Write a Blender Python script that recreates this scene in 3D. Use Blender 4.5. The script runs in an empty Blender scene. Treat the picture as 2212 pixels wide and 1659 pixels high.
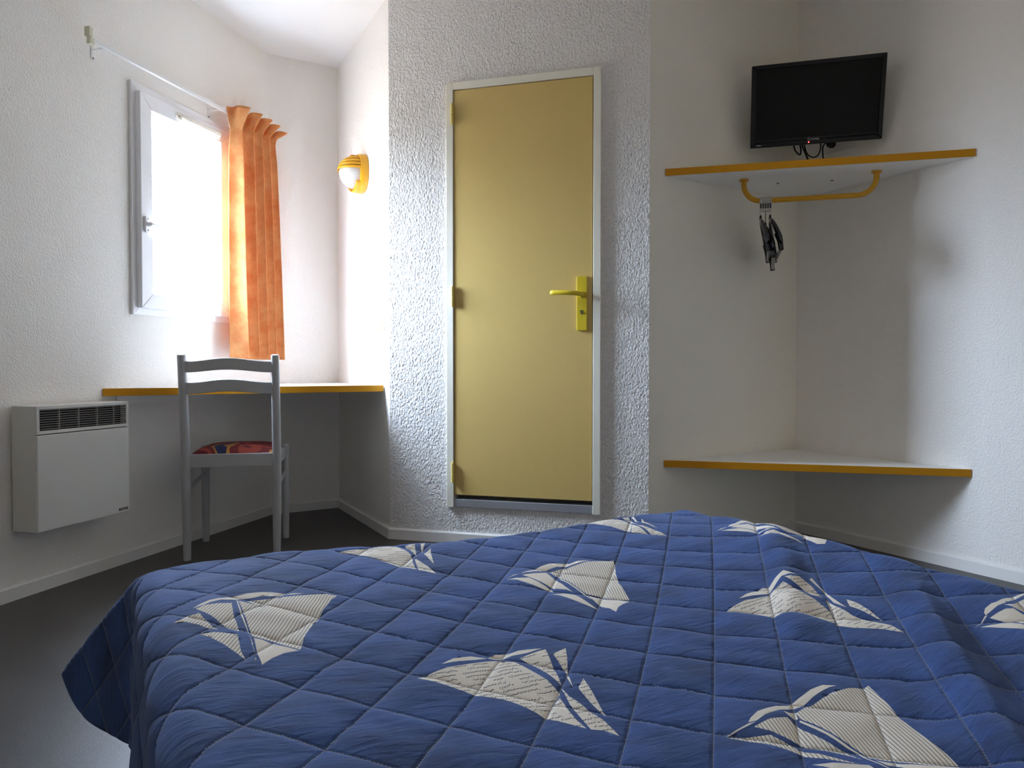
import bpy, bmesh, math, random
import numpy as np
from mathutils import Matrix, Vector
from mathutils.geometry import delaunay_2d_cdt

R = math.radians
scene = bpy.context.scene
COL = scene.collection

# ------------------------------------------------------------------ camera
CAM_H = 0.82
cam_data = bpy.data.cameras.new('camera')
cam_data.sensor_fit = 'HORIZONTAL'
cam_data.sensor_width = 36.0
cam_data.lens = 36.0 * 1530.0 / 2212.0
cam_data.clip_start = 0.02
cam = bpy.data.objects.new('camera', cam_data)
COL.objects.link(cam)
cam.location = (0, 0, CAM_H)
cam.rotation_euler = (R(90 - 1.217), 0, 0)
scene.camera = cam

# ------------------------------------------------------------------ sky and exposure
world = bpy.data.worlds.new('overcast_sky')
scene.world = world
world.use_nodes = True
wt = world.node_tree
bg = wt.nodes['Background']
tc = wt.nodes.new('ShaderNodeTexCoord')
sx = wt.nodes.new('ShaderNodeSeparateXYZ')
rp = wt.nodes.new('ShaderNodeValToRGB')
rp.color_ramp.elements[0].position = 0.44
rp.color_ramp.elements[0].color = (0.12, 0.112, 0.104, 1)      # ground and vegetation outside
rp.color_ramp.elements[1].position = 0.62
rp.color_ramp.elements[1].color = (0.65, 0.785, 1.0, 1)       # overcast sky
mr = wt.nodes.new('ShaderNodeMapRange')
mr.inputs['From Min'].default_value = -1
wt.links.new(tc.outputs['Generated'], sx.inputs[0])
wt.links.new(sx.outputs['Z'], mr.inputs['Value'])
wt.links.new(mr.outputs[0], rp.inputs[0])
wt.links.new(rp.outputs[0], bg.inputs['Color'])
bg.inputs['Strength'].default_value = 24.0

scene.view_settings.view_transform = 'Standard'
scene.view_settings.look = 'None'
scene.view_settings.gamma = 1.0
scene.view_settings.use_curve_mapping = False
scene.view_settings.exposure = 2.4
scene.cycles.max_bounces = 18
scene.cycles.diffuse_bounces = 14
scene.cycles.glossy_bounces = 4
scene.cycles.transparent_max_bounces = 8
scene.cycles.sample_clamp_indirect = 6.0
scene.cycles.use_denoising = True

# ------------------------------------------------------------------ frames of the walls
def frame(p, ang):
    """origin p, x at ang degrees to the right of straight ahead, y into the wall, z up"""
    a = R(ang)
    x = Vector((math.sin(a), math.cos(a), 0))
    y = Vector((-x.y, x.x, 0))
    m = Matrix.Identity(4)
    for i in range(3):
        m[i][0], m[i][1], m[i][3] = x[i], y[i], p[i]
    m[2][2] = 1.0
    return m

C1 = Vector((-1.360, 3.980, 0)); C2 = Vector((-1.025, 4.187, 0)); C3 = Vector((-0.589, 3.412, 0))
C4 = Vector((0.598, 3.094, 0)); C5 = Vector((1.432, 3.575, 0)); C6 = Vector((2.849, 1.121, 0))
LD = Vector((math.sin(R(15.5)), math.cos(R(15.5)), 0))
C0 = C1 - LD * 4.4
C7 = Vector((-0.52, -0.82, 0))
CEIL = 2.80          # the slabs reach into the sloping ceiling above
ROOM = [C0, C1, C2, C3, C4, C5, C6, C7]
def wall_frame(i):
    p, q = ROOM[i], ROOM[(i + 1) % 8]
    d = q - p
    return frame(p, math.degrees(math.atan2(d.x, d.y))), d.length
F_LEFT = frame(C1, 15.5)            # x runs away from the camera and ends at the corner C1 (x = 0)
F_LAMP = wall_frame(2)[0]
F_DOOR = wall_frame(3)[0]
F_RIGHT = wall_frame(5)[0]
F_NOOK = frame(Vector((0, 0, 0)), 105)   # shelves and television face along this frame
F_BED = frame(Vector((0, 0, 0)), 60)     # x across the bed, y towards its foot

# ------------------------------------------------------------------ materials
MATS = {}
def nt_new(name):
    m = bpy.data.materials.new(name)
    m.use_nodes = True
    t = m.node_tree
    return m, t, t.nodes['Principled BSDF']
def N(t, kind, **kw):
    n = t.nodes.new(kind)
    for k, v in kw.items():
        if k in n.inputs: n.inputs[k].default_value = v
        else: setattr(n, k, v)
    return n
def pbr(name, col, rough=0.5, spec=0.5, metal=0.0, var=0.0, vscale=20.0, bump=0.0, bscale=200.0, coat=0.0):
    m, t, b = nt_new(name)
    b.inputs['Base Color'].default_value = (*col, 1)
    b.inputs['Roughness'].default_value = rough
    b.inputs['Specular IOR Level'].default_value = spec
    b.inputs['Metallic'].default_value = metal
    b.inputs['Coat Weight'].default_value = coat
    c = N(t, 'ShaderNodeTexCoord')
    if var:
        n = N(t, 'ShaderNodeTexNoise', Scale=vscale, Detail=4.0)
        t.links.new(c.outputs['Object'], n.inputs['Vector'])
        mx = N(t, 'ShaderNodeMix', data_type='RGBA', blend_type='MIX')
        mx.inputs[6].default_value = (*[v * (1 - var) for v in col], 1)
        mx.inputs[7].default_value = (*[min(1, v * (1 + var)) for v in col], 1)
        t.links.new(n.outputs['Fac'], mx.inputs[0])
        t.links.new(mx.outputs[2], b.inputs['Base Color'])
    if bump:
        n = N(t, 'ShaderNodeTexNoise', Scale=bscale, Detail=3.0)
        t.links.new(c.outputs['Object'], n.inputs['Vector'])
        bp = N(t, 'ShaderNodeBump', Strength=bump, Distance=0.002)
        t.links.new(n.outputs['Fac'], bp.inputs['Height'])
        t.links.new(bp.outputs[0], b.inputs['Normal'])
    MATS[name] = m
    return m

def plaster(name, col, depth, scale, strength=1.0):
    """rough-cast plaster: rounded grains and short worms"""
    m, t, b = nt_new(name)
    b.inputs['Base Color'].default_value = (*col, 1)
    b.inputs['Roughness'].default_value = 0.75
    b.inputs['Specular IOR Level'].default_value = 0.25
    c = N(t, 'ShaderNodeTexCoord')
    mp = N(t, 'ShaderNodeMapping')
    mp.inputs['Scale'].default_value = (1.0, 1.0, 0.72)
    t.links.new(c.outputs['Object'], mp.inputs[0])
    n1 = N(t, 'ShaderNodeTexNoise', Scale=scale, Detail=2.5, Roughness=0.55, Distortion=0.6)
    n2 = N(t, 'ShaderNodeTexVoronoi', Scale=scale * 0.9, feature='SMOOTH_F1')
    t.links.new(mp.outputs[0], n1.inputs['Vector'])
    t.links.new(mp.outputs[0], n2.inputs['Vector'])
    a = N(t, 'ShaderNodeMath', operation='MULTIPLY_ADD')
    a.inputs[1].default_value = -0.35
    t.links.new(n2.outputs['Distance'], a.inputs[0])
    t.links.new(n1.outputs['Fac'], a.inputs[2])
    bp = N(t, 'ShaderNodeBump', Strength=strength, Distance=depth)
    t.links.new(a.outputs[0], bp.inputs['Height'])
    t.links.new(bp.outputs[0], b.inputs['Normal'])
    MATS[name] = m
    return m

plaster('plaster', (0.87, 0.84, 0.795), 0.0026, 165)
plaster('plaster_coarse', (0.80, 0.775, 0.75), 0.0105, 115)
plaster('plaster_rear', (0.90, 0.82, 0.68), 0.0034, 130)
plaster('plaster_nook', (0.89, 0.85, 0.76), 0.0026, 165)
plaster('plaster_entry', (0.90, 0.84, 0.72), 0.0034, 130)
pbr('ceiling_paint', (0.87, 0.86, 0.84), 0.85, 0.2, bump=0.12, bscale=140)
pbr('baseboard_paint', (0.80, 0.78, 0.75), 0.45, 0.4, var=0.05, vscale=9)
pbr('floor_vinyl', (0.060, 0.053, 0.049), 0.42, 0.45, var=0.16, vscale=160, bump=0.25, bscale=420)
pbr('window_pvc', (0.86, 0.86, 0.88), 0.35, 0.5)
pbr('rubber_seal', (0.03, 0.03, 0.035), 0.6, 0.3)
pbr('vent_plastic', (0.80, 0.77, 0.68), 0.4, 0.5)
pbr('door_paint', (0.64, 0.46, 0.155), 0.42, 0.45, bump=0.08, bscale=500, var=0.03, vscale=30)
pbr('door_frame_paint', (0.80, 0.77, 0.66), 0.45, 0.45)
pbr('aluminium', (0.55, 0.57, 0.60), 0.38, 0.5, metal=0.75)
pbr('yellow_plastic', (0.66, 0.50, 0.025), 0.32, 0.5)
pbr('hinge_paint', (0.66, 0.52, 0.14), 0.4, 0.5)
pbr('black_void', (0.012, 0.011, 0.01), 0.8, 0.2)
pbr('keyhole_green', (0.02, 0.12, 0.05), 0.5, 0.4)
pbr('edge_band_yellow', (0.62, 0.28, 0.008), 0.5, 0.25, var=0.05, vscale=14)
pbr('white_laminate', (0.90, 0.89, 0.87), 0.38, 0.5)
pbr('rail_yellow', (0.66, 0.33, 0.012), 0.35, 0.5)
pbr('lamp_orange', (0.72, 0.36, 0.014), 0.32, 0.5)
pbr('lamp_groove', (0.38, 0.18, 0.008), 0.5, 0.3)
pbr('heater_white', (0.68, 0.67, 0.64), 0.4, 0.45)
pbr('heater_dark', (0.018, 0.014, 0.012), 0.6, 0.3)
pbr('heater_slat', (0.30, 0.28, 0.25), 0.4, 0.5)
pbr('heater_badge', (0.10, 0.05, 0.05), 0.4, 0.5)
pbr('badge_letter', (0.60, 0.58, 0.55), 0.4, 0.5)
pbr('chair_paint', (0.44, 0.44, 0.445), 0.38, 0.5, var=0.03, vscale=25)
pbr('tv_bezel', (0.005, 0.005, 0.007), 0.35, 0.3)
pbr('tv_screen', (0.003, 0.003, 0.003), 0.40, 0.2)
pbr('tv_silver', (0.55, 0.55, 0.58), 0.35, 0.5)
pbr('tv_back', (0.012, 0.012, 0.013), 0.5, 0.4)
pbr('black_cable', (0.010, 0.010, 0.011), 0.45, 0.4)
pbr('black_plastic', (0.008, 0.008, 0.010), 0.18, 0.5)
pbr('clip_plastic', (0.52, 0.50, 0.45), 0.45, 0.4)
pbr('pin_metal', (0.62, 0.62, 0.62), 0.3, 0.5, metal=0.8)
pbr('dark_pin', (0.10, 0.08, 0.06), 0.4, 0.5)
pbr('switch_plastic', (0.88, 0.88, 0.84), 0.35, 0.5)
pbr('switch_yellow', (0.80, 0.76, 0.35), 0.35, 0.5)
pbr('socket_plastic', (0.74, 0.72, 0.66), 0.4, 0.5)
pbr('screw_dark', (0.05, 0.045, 0.04), 0.5, 0.4)
pbr('rail_white', (0.84, 0.84, 0.83), 0.35, 0.5)
pbr('rail_end_cream', (0.66, 0.64, 0.48), 0.4, 0.5)
pbr('mattress_ticking', (0.62, 0.60, 0.56), 0.8, 0.2)
pbr('bed_base_fabric', (0.05, 0.055, 0.07), 0.8, 0.2)
pbr('bed_leg', (0.03, 0.028, 0.026), 0.5, 0.4)

def mat_led():
    m, t, b = nt_new('led_red')
    b.inputs['Base Color'].default_value = (0.8, 0.02, 0.01, 1)
    b.inputs['Emission Color'].default_value = (1.0, 0.03, 0.02, 1)
    b.inputs['Emission Strength'].default_value = 2.5
    MATS['led_red'] = m
mat_led()

def mat_glass():
    m = bpy.data.materials.new('window_glass'); m.use_nodes = True
    t = m.node_tree; t.nodes.clear()
    o = N(t, 'ShaderNodeOutputMaterial')
    tr = N(t, 'ShaderNodeBsdfTransparent'); tr.inputs[0].default_value = (0.97, 0.98, 0.98, 1)
    gl = N(t, 'ShaderNodeBsdfGlossy', Roughness=0.02)
    mx = N(t, 'ShaderNodeMixShader'); mx.inputs[0].default_value = 0.05
    t.links.new(tr.outputs[0], mx.inputs[1]); t.links.new(gl.outputs[0], mx.inputs[2])
    t.links.new(mx.outputs[0], o.inputs[0])
    MATS['window_glass'] = m
mat_glass()

def mat_globe():
    m, t, b = nt_new('lamp_globe')
    b.inputs['Base Color'].default_value = (0.86, 0.87, 0.89, 1)
    b.inputs['Roughness'].default_value = 0.22
    b.inputs['Transmission Weight'].default_value = 0.25
    c = N(t, 'ShaderNodeTexCoord')
    w = N(t, 'ShaderNodeTexWave', Scale=38.0, bands_direction='Z', wave_profile='SIN')
    t.links.new(c.outputs['Object'], w.inputs['Vector'])
    bp = N(t, 'ShaderNodeBump', Strength=0.5, Distance=0.003)
    t.links.new(w.outputs['Fac'], bp.inputs['Height']); t.links.new(bp.outputs[0], b.inputs['Normal'])
    MATS['lamp_globe'] = m
mat_globe()

def mat_curtain():
    m, t, b = nt_new('curtain_fabric')
    c = N(t, 'ShaderNodeTexCoord')
    n = N(t, 'ShaderNodeTexNoise', Scale=9.0, Detail=6.0, Roughness=0.65)
    t.links.new(c.outputs['Object'], n.inputs['Vector'])
    cr = N(t, 'ShaderNodeValToRGB')
    cr.color_ramp.elements[0].position = 0.38; cr.color_ramp.elements[0].color = (0.74, 0.28, 0.095, 1)
    cr.color_ramp.elements[1].position = 0.68; cr.color_ramp.elements[1].color = (0.86, 0.50, 0.21, 1)
    t.links.new(n.outputs['Fac'], cr.inputs[0])
    t.links.new(cr.outputs[0], b.inputs['Base Color'])
    b.inputs['Roughness'].default_value = 0.8
    b.inputs['Specular IOR Level'].default_value = 0.2
    tl = N(t, 'ShaderNodeBsdfTranslucent')
    t.links.new(cr.outputs[0], tl.inputs['Color'])
    mx = N(t, 'ShaderNodeMixShader'); mx.inputs[0].default_value = 0.30
    o = t.nodes['Material Output']
    t.links.new(b.outputs[0], mx.inputs[1]); t.links.new(tl.outputs[0], mx.inputs[2]); t.links.new(mx.outputs[0], o.inputs[0])
    MATS['curtain_fabric'] = m
mat_curtain()

def mat_cushion():
    """printed seat fabric: broad warm swirls on dark red with a blue corner"""
    m, t, b = nt_new('cushion_print')
    c = N(t, 'ShaderNodeTexCoord')
    mp = N(t, 'ShaderNodeMapping'); mp.inputs['Scale'].default_value = (1.2, 1.0, 1.0)
    t.links.new(c.outputs['Object'], mp.inputs[0])
    n = N(t, 'ShaderNodeTexNoise', Scale=4.2, Detail=0.8, Distortion=0.9)
    t.links.new(mp.outputs[0], n.inputs['Vector'])
    cr = N(t, 'ShaderNodeValToRGB'); cr.color_ramp.interpolation = 'CONSTANT'
    e = cr.color_ramp.elements
    e[0].position = 0; e[0].color = (0.012, 0.02, 0.07, 1)
    e[1].position = 0.34; e[1].color = (0.48, 0.22, 0.05, 1)
    for p, col in ((0.40, (0.16, 0.012, 0.015)), (0.52, (0.34, 0.05, 0.03)), (0.60, (0.13, 0.010, 0.016)), (0.70, (0.36, 0.10, 0.03))):
        q = e.new(p); q.color = (*col, 1)
    t.links.new(n.outputs['Fac'], cr.inputs[0]); t.links.new(cr.outputs[0], b.inputs['Base Color'])
    b.inputs['Roughness'].default_value = 0.8
    MATS['cushion_print'] = m
mat_cushion()

def uvn(t, name):
    n = N(t, 'ShaderNodeUVMap'); n.uv_map = name
    return n
def M2(t, op, a, b=None, c=None, clamp=False):
    n = N(t, 'ShaderNodeMath', operation=op); n.use_clamp = clamp
    for i, v in enumerate((a, b, c)):
        if v is None: continue
        if hasattr(v, 'is_linked') or hasattr(v, 'links'): t.links.new(v, n.inputs[i])
        else: n.inputs[i].default_value = v
    return n.outputs[0]
def quilt_mat(name, kind):
    """bedspread fabric: blue velvet or printed cream sails; stitches run along the quilting lattice"""
    m, t, b = nt_new(name)
    b.inputs['Roughness'].default_value = 0.85
    b.inputs['Specular IOR Level'].default_value = 0.15
    uv = uvn(t, 'cloth'); lat = uvn(t, 'lattice')
    s = N(t, 'ShaderNodeSeparateXYZ'); t.links.new(uv.outputs[0], s.inputs[0])
    l = N(t, 'ShaderNodeSeparateXYZ'); t.links.new(lat.outputs[0], l.inputs[0])
    if kind == 'blue':
        n = N(t, 'ShaderNodeTexNoise', Scale=7.0, Detail=7.0, Roughness=0.7)
        mp = N(t, 'ShaderNodeMapping'); mp.inputs['Scale'].default_value = (0.8, 1.6, 1)
        t.links.new(uv.outputs[0], mp.inputs[0]); t.links.new(mp.outputs[0], n.inputs['Vector'])
        cr = N(t, 'ShaderNodeValToRGB')
        cr.color_ramp.elements[0].position = 0.32; cr.color_ramp.elements[0].color = (0.024, 0.042, 0.110, 1)
        cr.color_ramp.elements[1].position = 0.62; cr.color_ramp.elements[1].color = (0.041, 0.090, 0.270, 1)
        t.links.new(n.outputs['Fac'], cr.inputs[0])
        base = cr.outputs[0]
        b.inputs['Sheen Weight'].default_value = 0.25
        b.inputs['Sheen Tint'].default_value = (0.5, 0.6, 0.9, 1)
    else:
        base_c = (0.82, 0.755, 0.655, 1)
        dark = None
        if kind == 'stripe':
            q = M2(t, 'ADD', M2(t, 'MULTIPLY', s.outputs[0], 0.89), M2(t, 'MULTIPLY', s.outputs[1], -0.46))
            fr = M2(t, 'FRACT', M2(t, 'MULTIPLY', q, 205.0))
            dark = M2(t, 'LESS_THAN', fr, 0.20)
        if kind == 'script':
            # rows of joined-up handwriting
            rows = M2(t, 'MULTIPLY', s.outputs[1], 98.0)
            rid = M2(t, 'FLOOR', rows); fy = M2(t, 'FRACT', rows)
            wv = N(t, 'ShaderNodeCombineXYZ')
            t.links.new(M2(t, 'MULTIPLY', s.outputs[0], 560.0), wv.inputs[0])
            t.links.new(M2(t, 'MULTIPLY', rid, 7.31), wv.inputs[1])
            nz = N(t, 'ShaderNodeTexNoise', Scale=1.0, Detail=1.5); t.links.new(wv.outputs[0], nz.inputs['Vector'])
            av = N(t, 'ShaderNodeCombineXYZ')
            t.links.new(M2(t, 'MULTIPLY', s.outputs[0], 190.0), av.inputs[0])
            t.links.new(M2(t, 'MULTIPLY', rid, 5.13), av.inputs[1])
            az = N(t, 'ShaderNodeTexNoise', Scale=1.0, Detail=0.0); t.links.new(av.outputs[0], az.inputs['Vector'])
            amp = M2(t, 'MULTIPLY_ADD', M2(t, 'GREATER_THAN', az.outputs['Fac'], 0.62), 1.7, 1.0)
            tgt = M2(t, 'MULTIPLY_ADD', M2(t, 'SUBTRACT', nz.outputs['Fac'], 0.5), amp, 0.45)
            d = M2(t, 'ABSOLUTE', M2(t, 'SUBTRACT', fy, tgt))
            ink = M2(t, 'LESS_THAN', d, 0.08)
            gv = N(t, 'ShaderNodeCombineXYZ')
            t.links.new(M2(t, 'MULTIPLY', s.outputs[0], 42.0), gv.inputs[0])
            t.links.new(M2(t, 'MULTIPLY', rid, 3.77), gv.inputs[1])
            gz = N(t, 'ShaderNodeTexNoise', Scale=1.0, Detail=0.0); t.links.new(gv.outputs[0], gz.inputs['Vector'])
            dark = M2(t, 'MULTIPLY', ink, M2(t, 'GREATER_THAN', gz.outputs['Fac'], 0.44))
        rgb = N(t, 'ShaderNodeRGB'); rgb.outputs[0].default_value = base_c
        base = rgb.outputs[0]
        if dark is not None:
            mx = N(t, 'ShaderNodeMix', data_type='RGBA'); t.links.new(dark, mx.inputs[0])
            t.links.new(base, mx.inputs[6]); mx.inputs[7].default_value = (0.13, 0.115, 0.11, 1) if kind == 'stripe' else (0.055, 0.06, 0.08, 1)
            base = mx.outputs[2]
    # thread of the quilting seams, dashed
    def near(x):
        f = M2(t, 'FRACT', x)
        return M2(t, 'MINIMUM', f, M2(t, 'SUBTRACT', 1.0, f))
    di, dj = near(l.outputs[0]), near(l.outputs[1])
    ti = M2(t, 'MULTIPLY', M2(t, 'LESS_THAN', di, 0.011), M2(t, 'GREATER_THAN', M2(t, 'FRACT', M2(t, 'MULTIPLY', l.outputs[1], 22.0)), 0.35))
    tj = M2(t, 'MULTIPLY', M2(t, 'LESS_THAN', dj, 0.011), M2(t, 'GREATER_THAN', M2(t, 'FRACT', M2(t, 'MULTIPLY', l.outputs[0], 22.0)), 0.35))
    th = M2(t, 'MAXIMUM', ti, tj)
    mx = N(t, 'ShaderNodeMix', data_type='RGBA')
    t.links.new(M2(t, 'MULTIPLY', th, 0.65), mx.inputs[0]); t.links.new(base, mx.inputs[6])
    mx.inputs[7].default_value = (0.24, 0.23, 0.22, 1)
    t.links.new(mx.outputs[2], b.inputs['Base Color'])
    # gathered fabric wrinkles: streaks across the bed
    mp = N(t, 'ShaderNodeMapping'); mp.inputs['Scale'].default_value = (20, 85, 1); mp.inputs['Rotation'].default_value = (0, 0, 0.10)
    t.links.new(uv.outputs[0], mp.inputs[0])
    wn = N(t, 'ShaderNodeTexNoise', Scale=1.0, Detail=4.0, Roughness=0.55, Distortion=0.7)
    t.links.new(mp.outputs[0], wn.inputs['Vector'])
    bp = N(t, 'ShaderNodeBump', Strength=0.9, Distance=0.004)
    # stitched groove along every seam, over the gathered wrinkles
    gd = M2(t, 'MINIMUM', di, dj)
    gr = M2(t, 'POWER', M2(t, 'MULTIPLY', gd, 20.0, clamp=True), 0.7)
    gr = M2(t, 'MULTIPLY', gr, 0.50)
    wm = M2(t, 'MULTIPLY', wn.outputs['Fac'], 0.55 if kind == 'blue' else 0.30)
    t.links.new(M2(t, 'ADD', gr, wm), bp.inputs['Height'])
    fn = N(t, 'ShaderNodeTexNoise', Scale=900.0, Detail=2.0)
    t.links.new(uv.outputs[0], fn.inputs['Vector'])
    b2 = N(t, 'ShaderNodeBump', Strength=0.2, Distance=0.001)
    t.links.new(fn.outputs['Fac'], b2.inputs['Height']); t.links.new(bp.outputs[0], b2.inputs['Normal'])
    t.links.new(b2.outputs[0], b.inputs['Normal'])
    MATS[name] = m
quilt_mat('quilt_blue', 'blue'); quilt_mat('quilt_cream', 'plain'); quilt_mat('quilt_stripe', 'stripe'); quilt_mat('quilt_script', 'script')

# ------------------------------------------------------------------ mesh builder
class MB:
    def __init__(self): self.v = []; self.f = []; self.mi = []; self.cur = 0
    def add(self, vs, fs):
        o = len(self.v)
        self.v += [tuple(p) for p in vs]
        self.f += [tuple(i + o for i in f) for f in fs]
        self.mi += [self.cur] * len(fs)
        return self
    def box(self, x0, x1, y0, y1, z0, z1, M=None):
        vs = [Vector((x, y, z)) for z in (z0, z1) for y in (y0, y1) for x in (x0, x1)]
        if M is not None: vs = [M @ p for p in vs]
        return self.add(vs, [(0, 2, 3, 1), (4, 5, 7, 6), (0, 1, 5, 4), (1, 3, 7, 5), (3, 2, 6, 7), (2, 0, 4, 6)])
    def prism(self, poly, z0, z1, M=None):
        """poly counter-clockwise in local x, y"""
        n = len(poly)
        vs = [Vector((p[0], p[1], z0)) for p in poly] + [Vector((p[0], p[1], z1)) for p in poly]
        if M is not None: vs = [M @ p for p in vs]
        fs = [tuple(range(n - 1, -1, -1)), tuple(range(n, 2 * n))]
        fs += [(i, (i + 1) % n, n + (i + 1) % n, n + i) for i in range(n)]
        return self.add(vs, fs)
    def tube(self, path, r, n=12, cap=True, flat=1.0, up=None):
        path = [Vector(p) for p in path]
        rs = r if isinstance(r, (list, tuple)) else [r] * len(path)
        vs = []
        ref = Vector(up) if up else None
        prev = None
        for i, p in enumerate(path):
            d = (path[min(i + 1, len(path) - 1)] - path[max(i - 1, 0)]).normalized()
            if prev is None:
                a = ref if ref else (Vector((0, 0, 1)) if abs(d.z) < 0.9 else Vector((1, 0, 0)))
                u = d.cross(a).normalized()
            else:
                u = (prev - d * prev.dot(d)).normalized()
            w = d.cross(u).normalized(); prev = u
            for k in range(n):
                t = 2 * math.pi * k / n
                vs.append(p + u * (rs[i] * math.cos(t)) + w * (rs[i] * flat * math.sin(t)))
        fs = []
        for i in range(len(path) - 1):
            for k in range(n):
                fs.append((i * n + k, i * n + (k + 1) % n, (i + 1) * n + (k + 1) % n, (i + 1) * n + k))
        if cap:
            fs.append(tuple(range(n - 1, -1, -1))); e = (len(path) - 1) * n
            fs.append(tuple(range(e, e + n)))
        return self.add(vs, fs)
    def lathe(self, prof, n=32, M=None):
        """profile (radius, height) around local z"""
        vs = []
        for r, z in prof:
            for k in range(n):
                t = 2 * math.pi * k / n
                vs.append(Vector((r * math.cos(t), r * math.sin(t), z)))
        if M is not None: vs = [M @ p for p in vs]
        fs = []
        for i in range(len(prof) - 1):
            for k in range(n):
                fs.append((i * n + k, i * n + (k + 1) % n, (i + 1) * n + (k + 1) % n, (i + 1) * n + k))
        fs.append(tuple(range(n - 1, -1, -1))); e = (len(prof) - 1) * n
        fs.append(tuple(range(e, e + n)))
        return self.add(vs, fs)
    def grid(self, pts):
        """rows of points"""
        h, w = len(pts), len(pts[0])
        return self.add([p for r in pts for p in r],
                        [(i * w + j, i * w + j + 1, (i + 1) * w + j + 1, (i + 1) * w + j) for i in range(h - 1) for j in range(w - 1)])
    def build(self, name, mats, parent=None, M=None, bevel=0.0, smooth=False, seg=2, solid=0.0, fix=True):
        me = bpy.data.meshes.new(name)
        me.from_pydata(self.v, [], self.f)
        for mn in ([mats] if isinstance(mats, str) else mats): me.materials.append(MATS[mn])
        if len(set(self.mi)) > 1 or self.cur: me.polygons.foreach_set('material_index', self.mi)
        me.update()
        if fix:
            bm = bmesh.new(); bm.from_mesh(me)
            bmesh.ops.recalc_face_normals(bm, faces=bm.faces)
            bm.to_mesh(me); bm.free()
        o = bpy.data.objects.new(name, me)
        COL.objects.link(o)
        if parent is not None: o.parent = parent
        elif M is not None: o.matrix_world = M
        if solid:
            s = o.modifiers.new('thickness', 'SOLIDIFY'); s.thickness = solid; s.offset = 0
        if bevel:
            b = o.modifiers.new('bevel', 'BEVEL'); b.width = bevel; b.segments = seg; b.limit_method = 'ANGLE'; b.angle_limit = R(40)
        if smooth:
            for p in me.polygons: p.use_smooth = True
            me.set_sharp_from_angle(angle=R(42))
        return o

def tag(o, label, cat, group=None):
    o['label'] = label; o['category'] = cat
    if group: o['group'] = group
    return o
def thing(name, label, cat, M, group=None):
    o = bpy.data.objects.new(name, None)
    o.empty_display_size = 0.05
    COL.objects.link(o); o.matrix_world = M
    return tag(o, label, cat, group)
def struct(o, label=None):
    o['kind'] = 'structure'
    if label: o['label'] = label
    return o
def at(M, x, y, z): return M @ Matrix.Translation((x, y, z))
def arc(c, r, a0, a1, n):
    return [(c[0] + r * math.cos(R(a0 + (a1 - a0) * i / n)), c[1] + r * math.sin(R(a0 + (a1 - a0) * i / n))) for i in range(n + 1)]
def rrect(x0, x1, y0, y1, r, n=5):
    return (arc((x1 - r, y0 + r), r, -90, 0, n) + arc((x1 - r, y1 - r), r, 0, 90, n) +
            arc((x0 + r, y1 - r), r, 90, 180, n) + arc((x0 + r, y0 + r), r, 180, 270, n))
def upright(M=None):
    """turns a local x, y polygon into an x, z one facing -y (y = -height of prism)"""
    return Matrix(((1, 0, 0, 0), (0, 0, -1, 0), (0, 1, 0, 0), (0, 0, 0, 1)))
UP = upright()

# ------------------------------------------------------------------ room shell
TH = 0.14
def outer():
    out = []
    for i in range(8):
        p, c, n = ROOM[i - 1], ROOM[i], ROOM[(i + 1) % 8]
        d1 = (c - p).normalized(); d2 = (n - c).normalized()
        n1 = Vector((-d1.y, d1.x, 0)); n2 = Vector((-d2.y, d2.x, 0))
        k = (n1 + n2).normalized()
        out.append(c + k * (TH / max(0.3, k.dot(n1))))
    return out
OUT = outer()
def wall(i, name, mat, M=None, opening=None, recess=None, label=None):
    """slab between ROOM[i] and ROOM[i+1]; opening = (x0, x1, z0, z1) in the wall's frame M"""
    if M is None: M = wall_frame(i)[0]
    inv = M.inverted()
    a, b = inv @ ROOM[i], inv @ ROOM[(i + 1) % 8]
    oa, ob = inv @ OUT[i], inv @ OUT[(i + 1) % 8]
    m = MB()
    def piece(x0, x1, z0, z1):
        q0 = oa.x if abs(x0 - a.x) < 1e-6 else x0
        q1 = ob.x if abs(x1 - b.x) < 1e-6 else x1
        m.prism([(x0, 0), (x1, 0), (q1, TH), (q0, TH)], z0, z1)
    if opening is None: piece(a.x, b.x, 0, CEIL)
    else:
        x0, x1, z0, z1 = opening
        piece(a.x, x0, 0, CEIL); piece(x1, b.x, 0, CEIL)
        piece(x0, x1, 0, z0); piece(x0, x1, z1, CEIL)
        if recess: m.box(x0, x1, TH - 0.02, TH, z0, z1)
    o = m.build(name, mat, None, M, fix=True)
    return struct(o, label)
WIN = (-0.985, -0.352, 1.060, 2.038)
DOOR = (0.319, 0.995, 0.195, 2.110)
wall(0, 'wall_left', 'plaster', F_LEFT, WIN, label='white plastered wall with the window')
wall(1, 'wall_corner', 'plaster', label='narrow white wall behind the desk corner')
wall(2, 'wall_lamp', 'plaster', label='bright white wall carrying the orange lamp')
wall(3, 'wall_door', 'plaster_coarse', F_DOOR, DOOR, True, label='coarse plastered wall around the yellow door')
wall(4, 'wall_nook', 'plaster_nook', label='plastered wall left of the shelf corner')
wall(5, 'wall_right', 'plaster', label='plastered wall along the right of the room')
wall(6, 'wall_rear', 'plaster_rear', label='plastered wall behind the bed head')
wall(7, 'wall_entry', 'plaster_entry', label='plastered wall behind the viewer on the left')
ccw = [(p.x, p.y) for p in reversed(OUT)]
struct(MB().prism(ccw, -0.12, 0.0).build('floor', 'floor_vinyl'), 'dark brown vinyl floor')
m = MB(); n = len(ccw)
m.add([(x, y, 2.575 + 0.0287 * (x + 1.36)) for x, y in ccw] + [(x, y, 2.575 + 0.0287 * (x + 1.36) + 0.35) for x, y in ccw],
      [tuple(range(n - 1, -1, -1)), tuple(range(n, 2 * n))] + [(i, (i + 1) % n, n + (i + 1) % n, n + i) for i in range(n)])
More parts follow.
